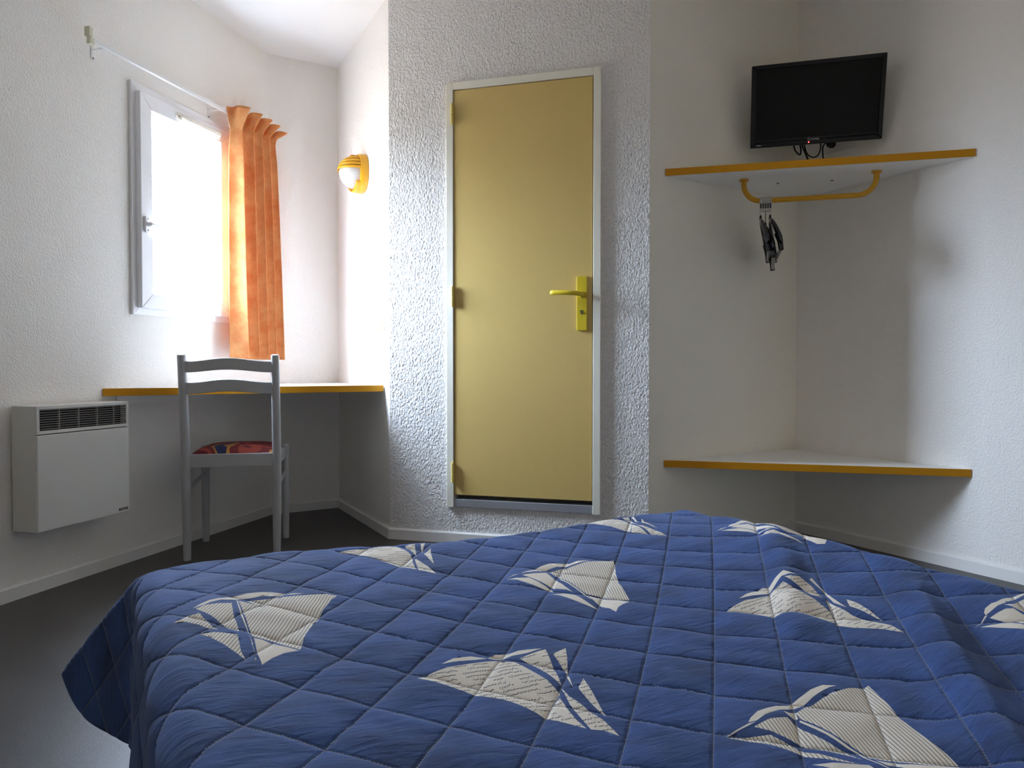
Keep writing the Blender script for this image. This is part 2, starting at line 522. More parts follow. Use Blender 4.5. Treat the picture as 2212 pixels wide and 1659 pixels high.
struct(m.build('ceiling', 'ceiling_paint'), 'white ceiling')

# baseboards: chamfered boards, mitred at the corners
def baseboard(i, name, label):
    M = wall_frame(i)[0]; inv = M.inverted()
    a, b = inv @ ROOM[i], inv @ ROOM[(i + 1) % 8]
    def cut(j, t):
        p, c, n = ROOM[j - 1], ROOM[j], ROOM[(j + 1) % 8]
        d1 = (c - p).normalized(); d2 = (n - c).normalized()
        k = (Vector((-d1.y, d1.x, 0)) + Vector((-d2.y, d2.x, 0))).normalized()
        return (inv @ (c - k * (t / max(0.3, k.dot(Vector((-d1.y, d1.x, 0))))))).x
    m = MB()
    prof = [(0.0005, 0.0), (0.012, 0.0), (0.012, 0.046), (0.007, 0.053), (0.0005, 0.053)]
    va = [Vector((cut(i, t), -t, z)) for t, z in prof]; vb = [Vector((cut((i + 1) % 8, t), -t, z)) for t, z in prof]
    n = len(prof)
    m.add(va + vb, [tuple(range(n)), tuple(range(2 * n - 1, n - 1, -1))] + [(k, k + n, (k + 1) % n + n, (k + 1) % n) for k in range(n)])
    struct(m.build(name, 'baseboard_paint', None, M), label)
for i, nm in enumerate(('left', 'corner', 'lamp', 'door', 'nook', 'right', 'rear', 'entry')):
    baseboard(i, 'baseboard_' + nm, 'off-white baseboard')

# ------------------------------------------------------------------ window
win = bpy.data.objects.new('window_1', None); COL.objects.link(win); win.matrix_world = F_LEFT
struct(win, 'small white single-sash window in the left wall'); win.empty_display_size = 0.05
def ring(m, x0, x1, z0, z1, w, y0, y1):
    """mitred rectangular frame, bar width w, from depth y0 to y1"""
    o = [(x0, z0), (x1, z0), (x1, z1), (x0, z1)]; n = [(x0 + w, z0 + w), (x1 - w, z0 + w), (x1 - w, z1 - w), (x0 + w, z1 - w)]
    for k in range(4):
        l = (k + 1) % 4
        q = [o[k], o[l], n[l], n[k]]
        m.add([(p[0], y0, p[1]) for p in q] + [(p[0], y1, p[1]) for p in q],
              [(0, 1, 2, 3), (7, 6, 5, 4), (0, 4, 5, 1), (1, 5, 6, 2), (2, 6, 7, 3), (3, 7, 4, 0)])
m = MB(); ring(m, -0.992, -0.345, 1.053, 2.045, 0.040, -0.014, -0.001); ring(m, -0.984, -0.353, 1.061, 2.037, 0.045, -0.001, 0.06)
m.build('window_frame', 'window_pvc', win, bevel=0.0015)
m = MB(); ring(m, -0.970, -0.385, 1.083, 2.006, 0.066, -0.040, 0.012)
sash = m.build('sash', 'window_pvc', win, bevel=0.003)
m = MB(); ring(m, -0.905, -0.450, 1.148, 1.941, 0.006, -0.024, -0.016)
m.build('glazing_bead', 'window_pvc', sash)
MB().box(-0.905, -0.450, -0.012, -0.006, 1.148, 1.941).build('glass_pane', 'window_glass', sash)
m = MB(); m.prism(rrect(-0.762, -0.455, 1.955, 1.985, 0.014), 0.040, 0.048, UP)
vent = m.build('trickle_vent', 'vent_plastic', win, bevel=0.001)
m = MB(); m.prism(rrect(-0.735, -0.470, 1.960, 1.980, 0.009), 0.048, 0.060, UP)
m.build('vent_flap', 'vent_plastic', vent, bevel=0.004, seg=3)
m = MB()
for x in (-0.748, -0.462): m.lathe([(0.003, 0.0), (0.003, 0.0015)], 10, Matrix.Translation((x, -0.048, 1.970)) @ UP)
m.build('vent_screw', 'screw_dark', vent)
m = MB(); m.prism(rrect(-0.958, -0.932, 1.405, 1.475, 0.008), 0.040, 0.052, UP)
hb = m.build('window_handle', 'window_pvc', win, bevel=0.002)
m = MB(); m.tube([(-0.945, -0.050, 1.440), (-0.945, -0.074, 1.440)], 0.010, 14); m.tube([(-0.950, -0.072, 1.440), (-0.935, -0.074, 1.440), (-0.915, -0.074, 1.438)], [0.010, 0.0095, 0.0075], 14, flat=0.7)
m.build('lever', 'window_pvc', hb, smooth=True)
m = MB()
for z in (1.416, 1.464): m.lathe([(0.003, 0.0), (0.003, 0.001)], 10, Matrix.Translation((-0.945, -0.052, z)) @ UP)
m.build('handle_screw', 'screw_dark', hb)
# daylight portal at the pane (guides sampling of the sky only)
pl = bpy.data.lights.new('window_portal', 'AREA'); pl.shape = 'RECTANGLE'; pl.size = 0.50; pl.size_y = 0.84
pl.cycles.is_portal = True
po = bpy.data.objects.new('window_portal', pl); COL.objects.link(po)
po.matrix_world = F_LEFT @ Matrix.Translation((-0.6775, 0.10, 1.5445)) @ Matrix.Rotation(R(-90), 4, 'X')

# ------------------------------------------------------------------ curtain rail and curtain
t = thing('curtain_rail', 'thin white curtain rail running across the wall above the window', 'curtain rail', at(F_LEFT, -1.24, 0, 2.09))
m = MB(); m.box(0.0, 1.26, -0.066, -0.056, 0.003, 0.016); m.box(0.0, 1.26, -0.068, -0.054, -0.001, 0.003)
m.build('rail', 'rail_white', t, bevel=0.0015)
m = MB(); m.box(-0.016, 0.004, -0.074, -0.048, 0.014, 0.050); m.box(-0.010, 0.014, -0.070, -0.052, -0.014, 0.014)
m.build('end_stop', 'rail_end_cream', t, bevel=0.003)
for x in (0.060, 0.74, 1.20):
    m = MB(); m.box(x, x + 0.018, -0.003, 0.0, -0.040, 0.010); m.box(x, x + 0.018, -0.060, -0.003, -0.004, -0.001)
    b = m.build('bracket', 'rail_white', t, bevel=0.001)
    MB().lathe([(0.0035, 0), (0.003, 0.002)], 10, Matrix.Translation((x + 0.009, -0.003, -0.032)) @ UP).build('screw', 'screw_dark', b)

def make_curtain():
    t = thing('curtain', 'short orange mottled curtain gathered at the right of the window', 'curtain', at(F_LEFT, -0.20, -0.112, 0.87))
    rnd = random.Random(4)
    nu, nv = 170, 90
    top, tape = 1.256, 1.172                   # heights above the hem
    rows = []
    for j in range(nv + 1):
        v = j / nv
        z = v * top
        row = []
        for i in range(nu + 1):
            u = i / nu
            # width at this height: hem a little wider than the pleating tape
            k = min(1.0, max(0.0, z / tape))
            x0, x1 = -0.250, 0.160 - 0.066 * k
            if z > tape:
                h = (z - tape) / (top - tape)
                x1 += 0.062 * h ** 1.2
            # one broad flat fold at the left, four tighter ones to its right
            ph = 5.0 * (0.30 * u + 0.70 * u ** 1.5)
            f = math.sin(2 * math.pi * (ph - 0.22))
            tri = 2 / math.pi * math.asin(math.sin(2 * math.pi * (ph - 0.22)))
            amp = 0.020 + 0.016 * (1 - k)
            if z > tape - 0.03:
                h = min(1.0, max(0.0, (z - tape + 0.03) / (top - tape + 0.03)))
                amp = 0.014 + 0.034 * h
                off = amp * tri
            else:
                q = min(1, max(0, (tape - 0.03 - z) / 0.10))
                amp = 0.014 * (1 - q) + amp * q
                off = amp * (0.6 * f + 0.4 * tri)
            xs = 0.012 * math.cos(2 * math.pi * (ph - 0.22)) * (0.4 + 0.6 * (1 - k)) if z < tape else 0.016 * math.sin(4 * math.pi * ph + 0.8) * (z - tape) / (top - tape)
            x = x0 + (x1 - x0) * u + xs
            zz = z
            if z > tape:
                zz = z - 0.045 * (u ** 5) * (z - tape) / (top - tape) + 0.003 * f * (z - tape) / (top - tape)
            row.append((x, -off + 0.008 * math.sin(3.1 * u + 2.2 * v), zz))
        rows.append(row)
    m = MB(); m.grid(rows)
    m.build('curtain_panel', 'curtain_fabric', t, smooth=False, solid=0.0016, fix=False)
    for p in bpy.data.objects['curtain_panel'].data.polygons: p.use_smooth = True
    # stitched gathering tape on the back
    back = []
    for z in (tape - 0.030, tape + 0.004):
        j = min(range(nv + 1), key=lambda q: abs(q / nv * top - z))
        back.append([(p[0], p[1] + 0.004, p[2]) for p in rows[j]])
    MB().grid(back).build('gathering_tape', 'rail_white', t, solid=0.001, fix=False)
make_curtain()

# ------------------------------------------------------------------ wall lamp
def make_lamp():
    # local: x along the wall, y into the wall, origin on the wall at the lamp's centre
    ox = F_LAMP.inverted() @ C3
    M = at(F_LAMP, ox.x - 0.395, 0, 1.845)
    t = thing('wall_lamp', 'orange bulkhead wall lamp with ribbed hood and white globe', 'wall lamp', M)
    # base: rim thicker at the wall
    a, h = 0.093, 0.100
    def sup(ax, az, n=48, e=2.4):
        o = []
        for k in range(n):
            q = 2 * math.pi * k / n
            c, s = math.cos(q), math.sin(q)
            o.append((ax * math.copysign(abs(c) ** (2 / e), c), az * math.copysign(abs(s) ** (2 / e), s)))
        return o
    def loft(m, secs):
        n = len(secs[0][0]); vs = []
        for pts, y in secs: vs += [(p[0], -y, p[1]) for p in pts]
        fs = [(i * n + k, i * n + (k + 1) % n, (i + 1) * n + (k + 1) % n, (i + 1) * n + k) for i in range(len(secs) - 1) for k in range(n)]
        fs += [tuple(range(n)), tuple(range((len(secs) - 1) * n, len(secs) * n))]
        m.add(vs, fs)
    m = MB(); loft(m, [(sup(a, h), 0.001), (sup(a, h), 0.022), (sup(a * 0.97, h * 0.97), 0.036), (sup(a * 0.93, h * 0.93), 0.041)])
    m.build('base', 'lamp_orange', t, smooth=True)
    def dome(y, r0=0.083, depth=0.088, y0=0.040):
        return r0 * math.sqrt(max(0.0, 1 - ((y - y0) / depth) ** 2))
    m = MB(); secs = []
    for k in range(15):
        y = 0.040 + 0.0878 * math.sin(math.pi / 2 * k / 14)
        r = max(dome(y), 0.002); secs.append((sup(r * 0.92, r, 48, 2.1), y))
    loft(m, secs); m.build('globe', 'lamp_globe', t, smooth=True)
    # ribbed hood over the upper half: four louvres
    def shell(m, z0, z1, grow):
        rows = []
        for k in range(25):
            q = math.pi * k / 24
            row = []
            for s in range(5):
                z = z0 + (z1 - z0) * s / 4
                zz = min(1, z / 0.083)
                R_ = math.sqrt(max(0.0004, 1 - zz ** 2))
                row.append((math.cos(q) * (0.078 * R_ + grow), -0.040 - math.sin(q) * (0.088 * R_ + grow), z))
            rows.append(row)
        m.grid(rows)
    m = MB(); shell(m, 0.012, 0.0826, 0.004); m.build('hood', 'lamp_groove', t, smooth=True, solid=0.003)
    hood = bpy.data.objects['hood']
    for k in range(4):
        m = MB(); z = 0.008 + k * 0.0185
        shell(m, z, min(z + 0.0125, 0.0822), 0.0085)
        m.build('louvre', 'lamp_orange', hood, smooth=True, solid=0.004)
    MB().prism(rrect(-0.03, 0.03, 0.070, 0.088, 0.006), 0.036, 0.075, UP).build('hood_cap', 'lamp_orange', hood, bevel=0.004)
    # small visor lip at the bottom
    m = MB(); rows = []
    for k in range(13):
        q = R(215 + 110 * k / 12)
        rows.append([(math.cos(q) * rr, -yy, math.sin(q) * rr * 1.06) for rr, yy in ((0.091, 0.034), (0.092, 0.050), (0.090, 0.062))])
    m.grid(rows); m.build('lip', 'lamp_orange', t, smooth=True, solid=0.004)
make_lamp()

# ------------------------------------------------------------------ light switch plate
ox = (F_LAMP.inverted() @ C3).x
t = thing('light_switch', 'white switch plate on the bright wall above the desk', 'light switch', at(F_LAMP, ox - 0.135, 0, 1.03))
MB().prism(rrect(-0.070, 0.070, -0.04, 0.04, 0.006), 0.0005, 0.010, UP).build('plate', 'switch_plastic', t, bevel=0.002)
for x, mt in ((-0.034, 'switch_plastic'), (0.034, 'switch_yellow')):
    MB().prism(rrect(x - 0.022, x + 0.022, -0.024, 0.024, 0.003), 0.010, 0.015, UP).build('rocker', mt, t, bevel=0.0015)

# ------------------------------------------------------------------ door
dr = bpy.data.objects.new('door_1', None); COL.objects.link(dr); dr.matrix_world = F_DOOR
struct(dr, 'yellow flush bathroom door in a cream frame'); dr.empty_display_size = 0.05
x0, x1, z0, z1 = 0.296, 1.019, 0.170, 2.148
m = MB(); w = 0.034
m.box(x0, x0 + w, -0.016, 0.06, z0, z1); m.box(x1 - w, x1, -0.016, 0.06, z0, z1); m.box(x0 + w, x1 - w, -0.016, 0.06, z1 - w, z1)
m.build('door_frame', 'door_frame_paint', dr, bevel=0.002)
m = MB(); m.box(x0 + w, x1 - w, -0.012, 0.06, z0 + 0.004, z0 + 0.040); m.build('threshold', 'aluminium', dr, bevel=0.002)
lx0, lx1, lz0, lz1 = x0 + w + 0.003, x1 - w - 0.004, z0 + 0.060, z1 - w - 0.004
leaf = MB().box(lx0, lx1, -0.011, 0.028, lz0, lz1).build('door_leaf', 'door_paint', dr, bevel=0.0015)
for z in (2.00, 1.155, 0.335):
    m = MB()
    for a, b in ((-0.047, -0.002), (0.0, 0.045)): m.tube([(lx0 - 0.004, -0.022, z + a), (lx0 - 0.004, -0.022, z + b)], 0.0075, 12)
    hg = m.build('hinge', 'hinge_paint', dr, bevel=0.001)
    MB().lathe([(0.0045, 0), (0.0055, 0.003), (0.003, 0.007)], 10, Matrix.Translation((lx0 - 0.004, -0.022, z + 0.045))).build('hinge_pin', 'hinge_paint', hg)
hx = lx1 - 0.045
hp = MB().prism(rrect(hx - 0.023, hx + 0.023, 0.990, 1.232, 0.006), 0.011, 0.020, UP).build('handle_plate', 'yellow_plastic', dr, bevel=0.002)
hz = 1.150
m = MB()
path = [(hx, -0.016, hz), (hx, -0.040, hz), (hx - 0.006, -0.056, hz + 0.001), (hx - 0.022, -0.064, hz + 0.003), (hx - 0.060, -0.065, hz + 0.006), (hx - 0.118, -0.063, hz + 0.008), (hx - 0.128, -0.056, hz + 0.008), (hx - 0.132, -0.048, hz + 0.008)]
m.tube(path, [0.0105, 0.0105, 0.0105, 0.0105, 0.0105, 0.0108, 0.0110, 0.0085], 16)
m.build('lever', 'yellow_plastic', hp, smooth=True)
MB().lathe([(0.0145, 0), (0.0145, 0.004), (0.012, 0.006)], 20, Matrix.Translation((hx, -0.020, hz)) @ UP).build('rosette', 'yellow_plastic', hp, smooth=True)
MB().lathe([(0.0062, 0), (0.0055, 0.003), (0.004, 0.003)], 16, Matrix.Translation((hx, -0.020, 1.069)) @ UP).build('lock_button', 'black_void', hp)
MB().lathe([(0.0024, 0), (0.0022, 0.002)], 10, Matrix.Translation((hx + 0.001, -0.0228, 1.069)) @ UP).build('lock_slot', 'pin_metal', hp)
m = MB(); arcp = arc((hx, 1.069), 0.0125, 40, 140, 8); arci = arc((hx, 1.069), 0.0085, 140, 40, 8)
m.prism(arcp + arci, 0.020, 0.0206, UP); m.build('lock_window', 'keyhole_green', hp)

# ------------------------------------------------------------------ desk
def inF(M, p): return M.inverted() @ Vector(p)
def slab_thing(name, label, cat, poly, z0, z1, front, back_trim):
    """corner board: world polygon (counter-clockwise), laminate board and yellow edging on edge `front`"""
    t = thing(name, label, cat, Matrix.Translation((*poly[front][:2], z0)))
    loc = [(p[0] - poly[front][0], p[1] - poly[front][1]) for p in poly]
    a = Vector(loc[front]); b = Vector(loc[(front + 1) % len(loc)])
    d = (b - a).normalized(); n = Vector((-d.y, d.x))
    inner = list(loc)
    inner[front] = tuple(a + n * 0.004); inner[(front + 1) % len(loc)] = tuple(b + n * 0.004)
    MB().prism(inner, 0, z1 - z0).build('board', 'white_laminate', t, bevel=0.001)
    MB().prism([tuple(a), tuple(b), tuple(b + n * 0.004), tuple(a + n * 0.004)], -0.0005, z1 - z0 + 0.0005).build('edge_band', 'edge_band_yellow', t, bevel=0.001)
    return t
g = 0.004
PL = F_LEFT @ Vector((-1.146, -g, 0)); PC1 = F_LEFT @ Vector((-0.008, -g, 0))
fc = wall_frame(1)[0]; lenc = wall_frame(1)[1]
PC1 = C1 + (Vector((0.9636, -0.267, 0)) + Vector((0.53, -0.85, 0))) * g
PC2 = C2 + (Vector((0.53, -0.85, 0)) + Vector((-0.87, -0.49, 0))) * g
PR = Vector((-0.631, 3.476, 0))
desk = slab_thing('corner_desk', 'white triangular wall desk with mustard yellow front edge under window', 'desk',
                  [PL, PR, PC2, PC1], 0.710, 0.740, 0, True)
MB().box(0.02, 0.60, 0.0, 0.018, -0.034, -0.001).build('batten', 'white_laminate', None).parent = desk
bpy.data.objects['batten'].matrix_local = Matrix.Translation((0.03, 0.045, 0)) @ Matrix.Rotation(R(90 - 15.5), 4, 'Z')

# ------------------------------------------------------------------ corner shelves
NC = Vector((0, 0, 0))
def nook(b, n, z=0): return F_NOOK @ Vector((b, n, z))
def nk(p):
    q = F_NOOK.inverted() @ p; return q.x, q.y
# F_NOOK: x = b to the right, y = depth n towards the corner
c5b, c5n = nk(C5)
SL, SR = Vector((0.672, 3.136, 0)), Vector((1.853, 2.846, 0))
dn = Vector((-0.5, 0.866, 0)); 
d45 = (C5 - C4).normalized(); n45 = Vector((d45.y, -d45.x, 0)); d56 = (C6 - C5).normalized(); n56 = Vector((d56.y, -d56.x, 0))
S1, S2 = SL + n45 * g, SR + n56 * g
K = C5 + (n45 + n56) * g
# the back corner of both boards is cut off
K1, K2 = K - d45 * 0.055, K + d56 * 0.055
up = slab_thing('corner_shelf', 'upper white corner shelf with yellow edge, below the television', 'shelf', [S1, S2, K2, K1], 1.669, 1.699, 0, False)
lo = slab_thing('corner_shelf', 'lower white corner shelf with yellow edge, just above the bed', 'shelf', [S1, S2, K2, K1], 0.385, 0.415, 0, False)
for o in (up, lo): o['group'] = 'triangular corner shelves'
# bent clothes rail fixed under the upper shelf
ui = up.matrix_world.inverted()
def unook(b, n, z): return ui @ (F_NOOK @ Vector((b, n, z)))
bl, br, zn, zt, zb, rr = 0.178, 0.720, 3.358, 1.668, 1.570, 0.075
path = [(bl, zt)] + [(bl + rr - rr * math.cos(R(a)), zb + rr - rr * math.sin(R(a))) for a in range(0, 91, 9)] + \
       [(br - rr + rr * math.sin(R(a)), zb + rr - rr * math.cos(R(a))) for a in range(0, 91, 9)] + [(br, zt)]
rail = MB().tube([unook(b, zn, z) for b, z in path], 0.0115, 16).build('hanging_rail', 'rail_yellow', up, smooth=True)
for b in (bl, br):
    p = unook(b, zn, zt)
    MB().lathe([(0.020, -0.007), (0.021, -0.003), (0.021, 0.0005)], 20, Matrix.Translation(p)).build('flange', 'rail_yellow', rail, bevel=0.001)
for q in (Vector((1.216, 3.259, 1.669)), Vector((1.442, 3.211, 1.669))):
    MB().lathe([(0.006, -0.0015), (0.007, 0.0005)], 12, Matrix.Translation(ui @ q)).build('screw_cap', 'screw_dark', up)

# ------------------------------------------------------------------ coat hangers
def clip_mesh(m):
    # plastic strap looped over the rail, open slot below; local origin at the rail axis
    for x in (-0.0052, 0.0052):
        pass
    rows = []
    for w in (-0.0050, 0.0050):
        rows.append([(w, 0.0155 * math.sin(R(a)), 0.0155 * math.cos(R(a))) for a in range(-150, 151, 15)])
    m.grid([[(p[0], p[1], p[2]) for p in r] for r in rows])
def hanger_clip(t):
    m = MB(); clip_mesh(m)
    m.build('clip_strap', 'clip_plastic', t, solid=0.002, smooth=True)
    m = MB()
    for x in (-0.0050, 0.0034): m.box(x, x + 0.0016, -0.0095, 0.0095, -0.036, -0.010)
    m.box(-0.0050, 0.0050, -0.0095, 0.0095, -0.047, -0.036)
    m.build('clip_body', 'clip_plastic', t)
    MB().box(-0.0034, 0.0034, -0.0085, 0.0085, -0.036, -0.014).build('clip_slot', 'screw_dark', t)
def make_hanger(label, b, yaw, drop, pin, lean):
    M = F_NOOK @ Matrix.Translation((b, zn, zb)) 
    t = thing('coat_hanger', label, 'hanger', M, 'black anti-theft hangers on the yellow rail')
    hanger_clip(t)
    Y = Matrix.Rotation(R(yaw), 4, 'Z') @ Matrix.Rotation(R(lean), 4, 'X')
    Tm = Matrix.Translation((0, 0, -0.040)) @ Y
    ln = 0.030 + drop
    MB().tube([Tm @ Vector((0, 0, 0.0)), Tm @ Vector((0, 0, -ln))], 0.0017, 8).build('hanger_pin', pin, t, smooth=True)
    zc = -ln
    m = MB()
    m.tube([Tm @ Vector((0, 0, zc + 0.012)), Tm @ Vector((0, 0, zc - 0.006))], [0.0035, 0.0065], 12)
    pts, rs = [], []
    for k in range(-12, 13):
        q = k / 12
        y = 0.185 * q
        z = zc - 0.012 - 0.030 * abs(q) - 0.100 * abs(q) ** 2.2
        x = 0.034 * abs(q) ** 1.7
        pts.append(Tm @ Vector((x, y, z))); rs.append(0.0105 + 0.0125 * abs(q) ** 1.2 if abs(k) < 12 else 0.014)
    m.tube(pts, rs, 14, flat=0.50, up=(1, 0, 0))
    m.build('shoulders', 'black_plastic', t, smooth=True)
    m = MB()
    m.tube([Tm @ Vector((0.034, y, zc - 0.168)) for y in (-0.185, -0.05, 0.05, 0.185)], 0.0075, 10)
    for s in (-1, 1): m.tube([Tm @ Vector((0.020, s * 0.140, zc - 0.100)), Tm @ Vector((0.030, s * 0.168, zc - 0.135)), Tm @ Vector((0.034, s * 0.185, zc - 0.173))], [0.0115, 0.0115, 0.0105], 10)
    m.build('trouser_bar', 'black_plastic', t, smooth=True)
    return t
make_hanger('black hanger at the left end of the row of three on yellow rail', 0.250, -4.5, 0.006, 'pin_metal', 0.0)
make_hanger('black hanger hanging lowest, on a dark pin, in the middle of three', 0.270, -4.5, 0.040, 'dark_pin', -1.5)
make_hanger('black hanger at the right end of the row of three on yellow rail', 0.290, -1.5, 0.006, 'pin_metal', 0.0)
for b, lab in ((0.2600, 'empty grey hanger clip between the left and middle hangers on rail'), (0.2800, 'empty grey hanger clip between the middle and right hangers on rail')):
    t = thing('hanger_clip', lab, 'hanger clip', F_NOOK @ Matrix.Translation((b, zn, zb)), 'empty clips on the yellow rail')
    hanger_clip(t)

# ------------------------------------------------------------------ television, socket and cables
def make_tv():
    W, Hh, D = 0.552, 0.352, 0.050
    cb = 0.487
    tilt = 14.0
    M = F_NOOK @ Matrix.Translation((cb, 3.468, 1.838)) @ Matrix.Rotation(R(tilt), 4, 'X')
    t = thing('television', 'black flat television tilted down above the upper corner shelf', 'television', M)
    m = MB(); x, b = W / 2, 0.020
    ring(m, -x, x, 0.0, Hh, 0.020, -0.004, 0.030)
    m.box(-x + 0.02, x - 0.02, -0.004, 0.030, 0.02, 0.034)
    m.build('bezel', 'tv_bezel', t, bevel=0.003)
    MB().box(-x + 0.019, x - 0.019, 0.001, 0.004, 0.030, Hh - 0.019).build('screen', 'tv_screen', t)
    MB().prism(rrect(-x + 0.006, x - 0.006, 0.006, Hh - 0.006, 0.01), -0.030, -0.052, UP).build('back_cover', 'tv_back', t, bevel=0.006)
    # lettering under the screen: ring emblem and word
    lg = MB()
    cx, cz = -0.026, 0.0215
    for k in range(16):
        a0, a1 = R(360 / 16 * k), R(360 / 16 * (k + 1))
        lg.add([(cx + r * math.cos(a), -0.0046, cz + r * 1.15 * math.sin(a)) for r, a in ((0.0042, a0), (0.0056, a0), (0.0056, a1), (0.0042, a1))], [(0, 1, 2, 3)])
    lg.box(cx - 0.0008, cx + 0.0008, -0.0048, -0.0042, cz - 0.005, cz - 0.001)
    lg.build('logo_ring', 'tv_silver', t)
    cu = bpy.data.curves.new('logo_text', 'FONT'); cu.body = 'FUNAI'; cu.size = 0.0125; cu.align_x = 'LEFT'; cu.extrude = 0.0003
    tmp = bpy.data.objects.new('logo_tmp', cu); COL.objects.link(tmp)
    dg = bpy.context.evaluated_depsgraph_get(); me = bpy.data.meshes.new_from_object(tmp.evaluated_get(dg))
    bpy.data.objects.remove(tmp)
    me.materials.append(MATS['tv_silver'])
    lo_ = bpy.data.objects.new('logo_text', me); COL.objects.link(lo_); lo_.parent = t
    lo_.matrix_local = Matrix.Translation((-0.018, -0.0046, 0.0170)) @ Matrix.Rotation(R(90), 4, 'X')
    MB().lathe([(0.0028, 0), (0.0026, 0.0012)], 14, Matrix.Translation((-0.026, -0.004, 0.0085)) @ UP).build('standby_light', 'led_red', t)
    MB().box(-x + 0.026, -x + 0.046, -0.0046, -0.0040, 0.0075, 0.0105).build('sticker', 'tv_silver', t)
    # wall bracket behind
    inv = M.inverted()
    def L(b, n, z): return inv @ (F_NOOK @ Vector((b, n, z)))
    m = MB(); m.tube([Vector((-0.03, 0.052, 0.18)), L(cb - 0.03, 3.62, 2.02), L(c5b - 0.0, c5n - 0.035, 2.03)], 0.014, 12)
    m.prism(rrect(-0.10, 0.06, 0.10, 0.26, 0.01), -0.050, -0.058, UP)
    m.build('wall_bracket', 'tv_back', t)
    return M
TVM = make_tv()
ox = 0.222
SM = at(F_RIGHT, ox + 0.02, 0, 1.885)
t = thing('wall_socket', 'cream wall socket on the right wall behind the television', 'wall socket', SM)
MB().prism(rrect(-0.075, 0.075, -0.040, 0.040, 0.006), 0.0005, 0.012, UP).build('plate', 'socket_plastic', t, bevel=0.002)
MB().lathe([(0.021, 0), (0.021, 0.002)], 24, Matrix.Translation((-0.034, -0.012, 0.0)) @ UP).build('outlet', 'socket_plastic', t)
MB().lathe([(0.019, 0), (0.019, 0.002)], 24, Matrix.Translation((0.036, -0.012, 0.0)) @ UP).build('aerial_outlet', 'socket_plastic', t)
def smooth_path(pts, n=8):
    P = [Vector(p) for p in pts]; out = []
    for i in range(len(P) - 1):
        a, b, c, d = P[max(i - 1, 0)], P[i], P[i + 1], P[min(i + 2, len(P) - 1)]
        for k in range(n):
            t = k / n
            out.append(0.5 * ((2 * b) + (c - a) * t + (2 * a - 5 * b + 4 * c - d) * t * t + (3 * b - a - 3 * c + d) * t ** 3))
    return out + [P[-1]]
def cable(name, label, pts, r=0.0032, plug=None):
    base = Vector(pts[0])
    t = thing(name, label, 'cable', Matrix.Translation(base), 'black cables under the television')
    MB().tube([p - base for p in smooth_path(pts)], r, 10).build('cord', 'black_cable', t, smooth=True)
    if plug is not None:
        q = plug.copy(); q.translation = q.translation - base
        m = MB(); m.lathe([(0.017, 0.0), (0.018, 0.012), (0.016, 0.026), (0.010, 0.034)], 20, q @ UP)
        m.build('plug', 'black_cable', t, smooth=True)
    return t
def W(b, n, z): return F_NOOK @ Vector((b, n, z))
pp = SM @ Matrix.Translation((-0.034, -0.0145, 0.0))
pe = pp @ Vector((-0.004, -0.034, 0.0))
pq = F_NOOK.inverted() @ pe
cable('power_cable', 'black power cable looping from the plug in the wall socket down to shelf',
      [pe, W(pq.x - 0.014, pq.y - 0.022, pq.z - 0.004), W(pq.x - 0.026, pq.y - 0.035, pq.z - 0.035), W(pq.x - 0.022, pq.y - 0.05, pq.z - 0.11), W(pq.x - 0.012, pq.y - 0.045, 1.706), W(pq.x + 0.01, pq.y - 0.02, 1.704)], 0.0034, pp)
cable('signal_cable', 'black cable hanging in a loop below the television centre',
      [W(0.520, 3.555, 1.90), W(0.524, 3.545, 1.845), W(0.512, 3.54, 1.806), W(0.486, 3.54, 1.798), W(0.462, 3.545, 1.825), W(0.452, 3.555, 1.885)], 0.0030)
cable('aerial_cable', 'thicker black cable dropping from the television to the shelf',
      [W(0.440, 3.56, 1.91), W(0.446, 3.55, 1.855), W(0.460, 3.535, 1.81), W(0.478, 3.52, 1.745), W(0.490, 3.53, 1.7045), W(0.52, 3.56, 1.704)], 0.0042)
cable('hooked_cable', 'short black cable hooked up under the television, left of the loop',
      [W(0.405, 3.56, 1.905), W(0.410, 3.548, 1.85), W(0.424, 3.545, 1.822), W(0.436, 3.545, 1.816), W(0.439, 3.55, 1.84), W(0.432, 3.556, 1.88)], 0.0036)

# ------------------------------------------------------------------ convector heater
HM = at(F_LEFT, -1.545, 0, 0.247)
t = thing('convector_heater', 'white wall-mounted electric convector heater with a dark louvred outlet', 'heater', HM)
hw, hh, hd = 0.408, 0.443, 0.125
m = MB()
m.box(0, 0.006, -hd + 0.006, -0.012, 0, hh); m.box(hw - 0.006, hw, -hd + 0.006, -0.012, 0, hh)
m.box(0.006, hw - 0.006, -0.018, -0.012, 0, hh); m.box(0.006, hw - 0.006, -hd + 0.006, -0.018, hh - 0.006, hh)
m.box(0.03, 0.08, -0.012, -0.001, 0.05, 0.40); m.box(hw - 0.08, hw - 0.03, -0.012, -0.001, 0.05, 0.40)
m.build('casing', 'heater_white', t, bevel=0.002)
MB().box(0.0015, hw - 0.0015, -hd, -hd + 0.010, 0.0, 0.340).build('front_panel', 'heater_white', t, bevel=0.003)
m = MB(); ring(m, 0.001, hw - 0.001, 0.343, hh - 0.001, 0.012, -hd + 0.001, -hd + 0.012)
gr = m.build('grille', 'heater_white', t, bevel=0.001)
MB().box(0.013, hw - 0.013, -hd + 0.030, -hd + 0.032, 0.350, hh - 0.010).build('grille_cavity', 'heater_dark', gr)
m = MB(); MT = Matrix.Rotation(R(-18), 4, 'X')
for k in range(9):
    z = 0.361 + k * 0.0083
    m.box(0.013, hw - 0.013, -0.0005, 0.0030, -0.0006, 0.0006, Matrix.Translation((0, -hd + 0.003, z)) @ MT)
m.build('louvre_slats', 'heater_slat', gr)
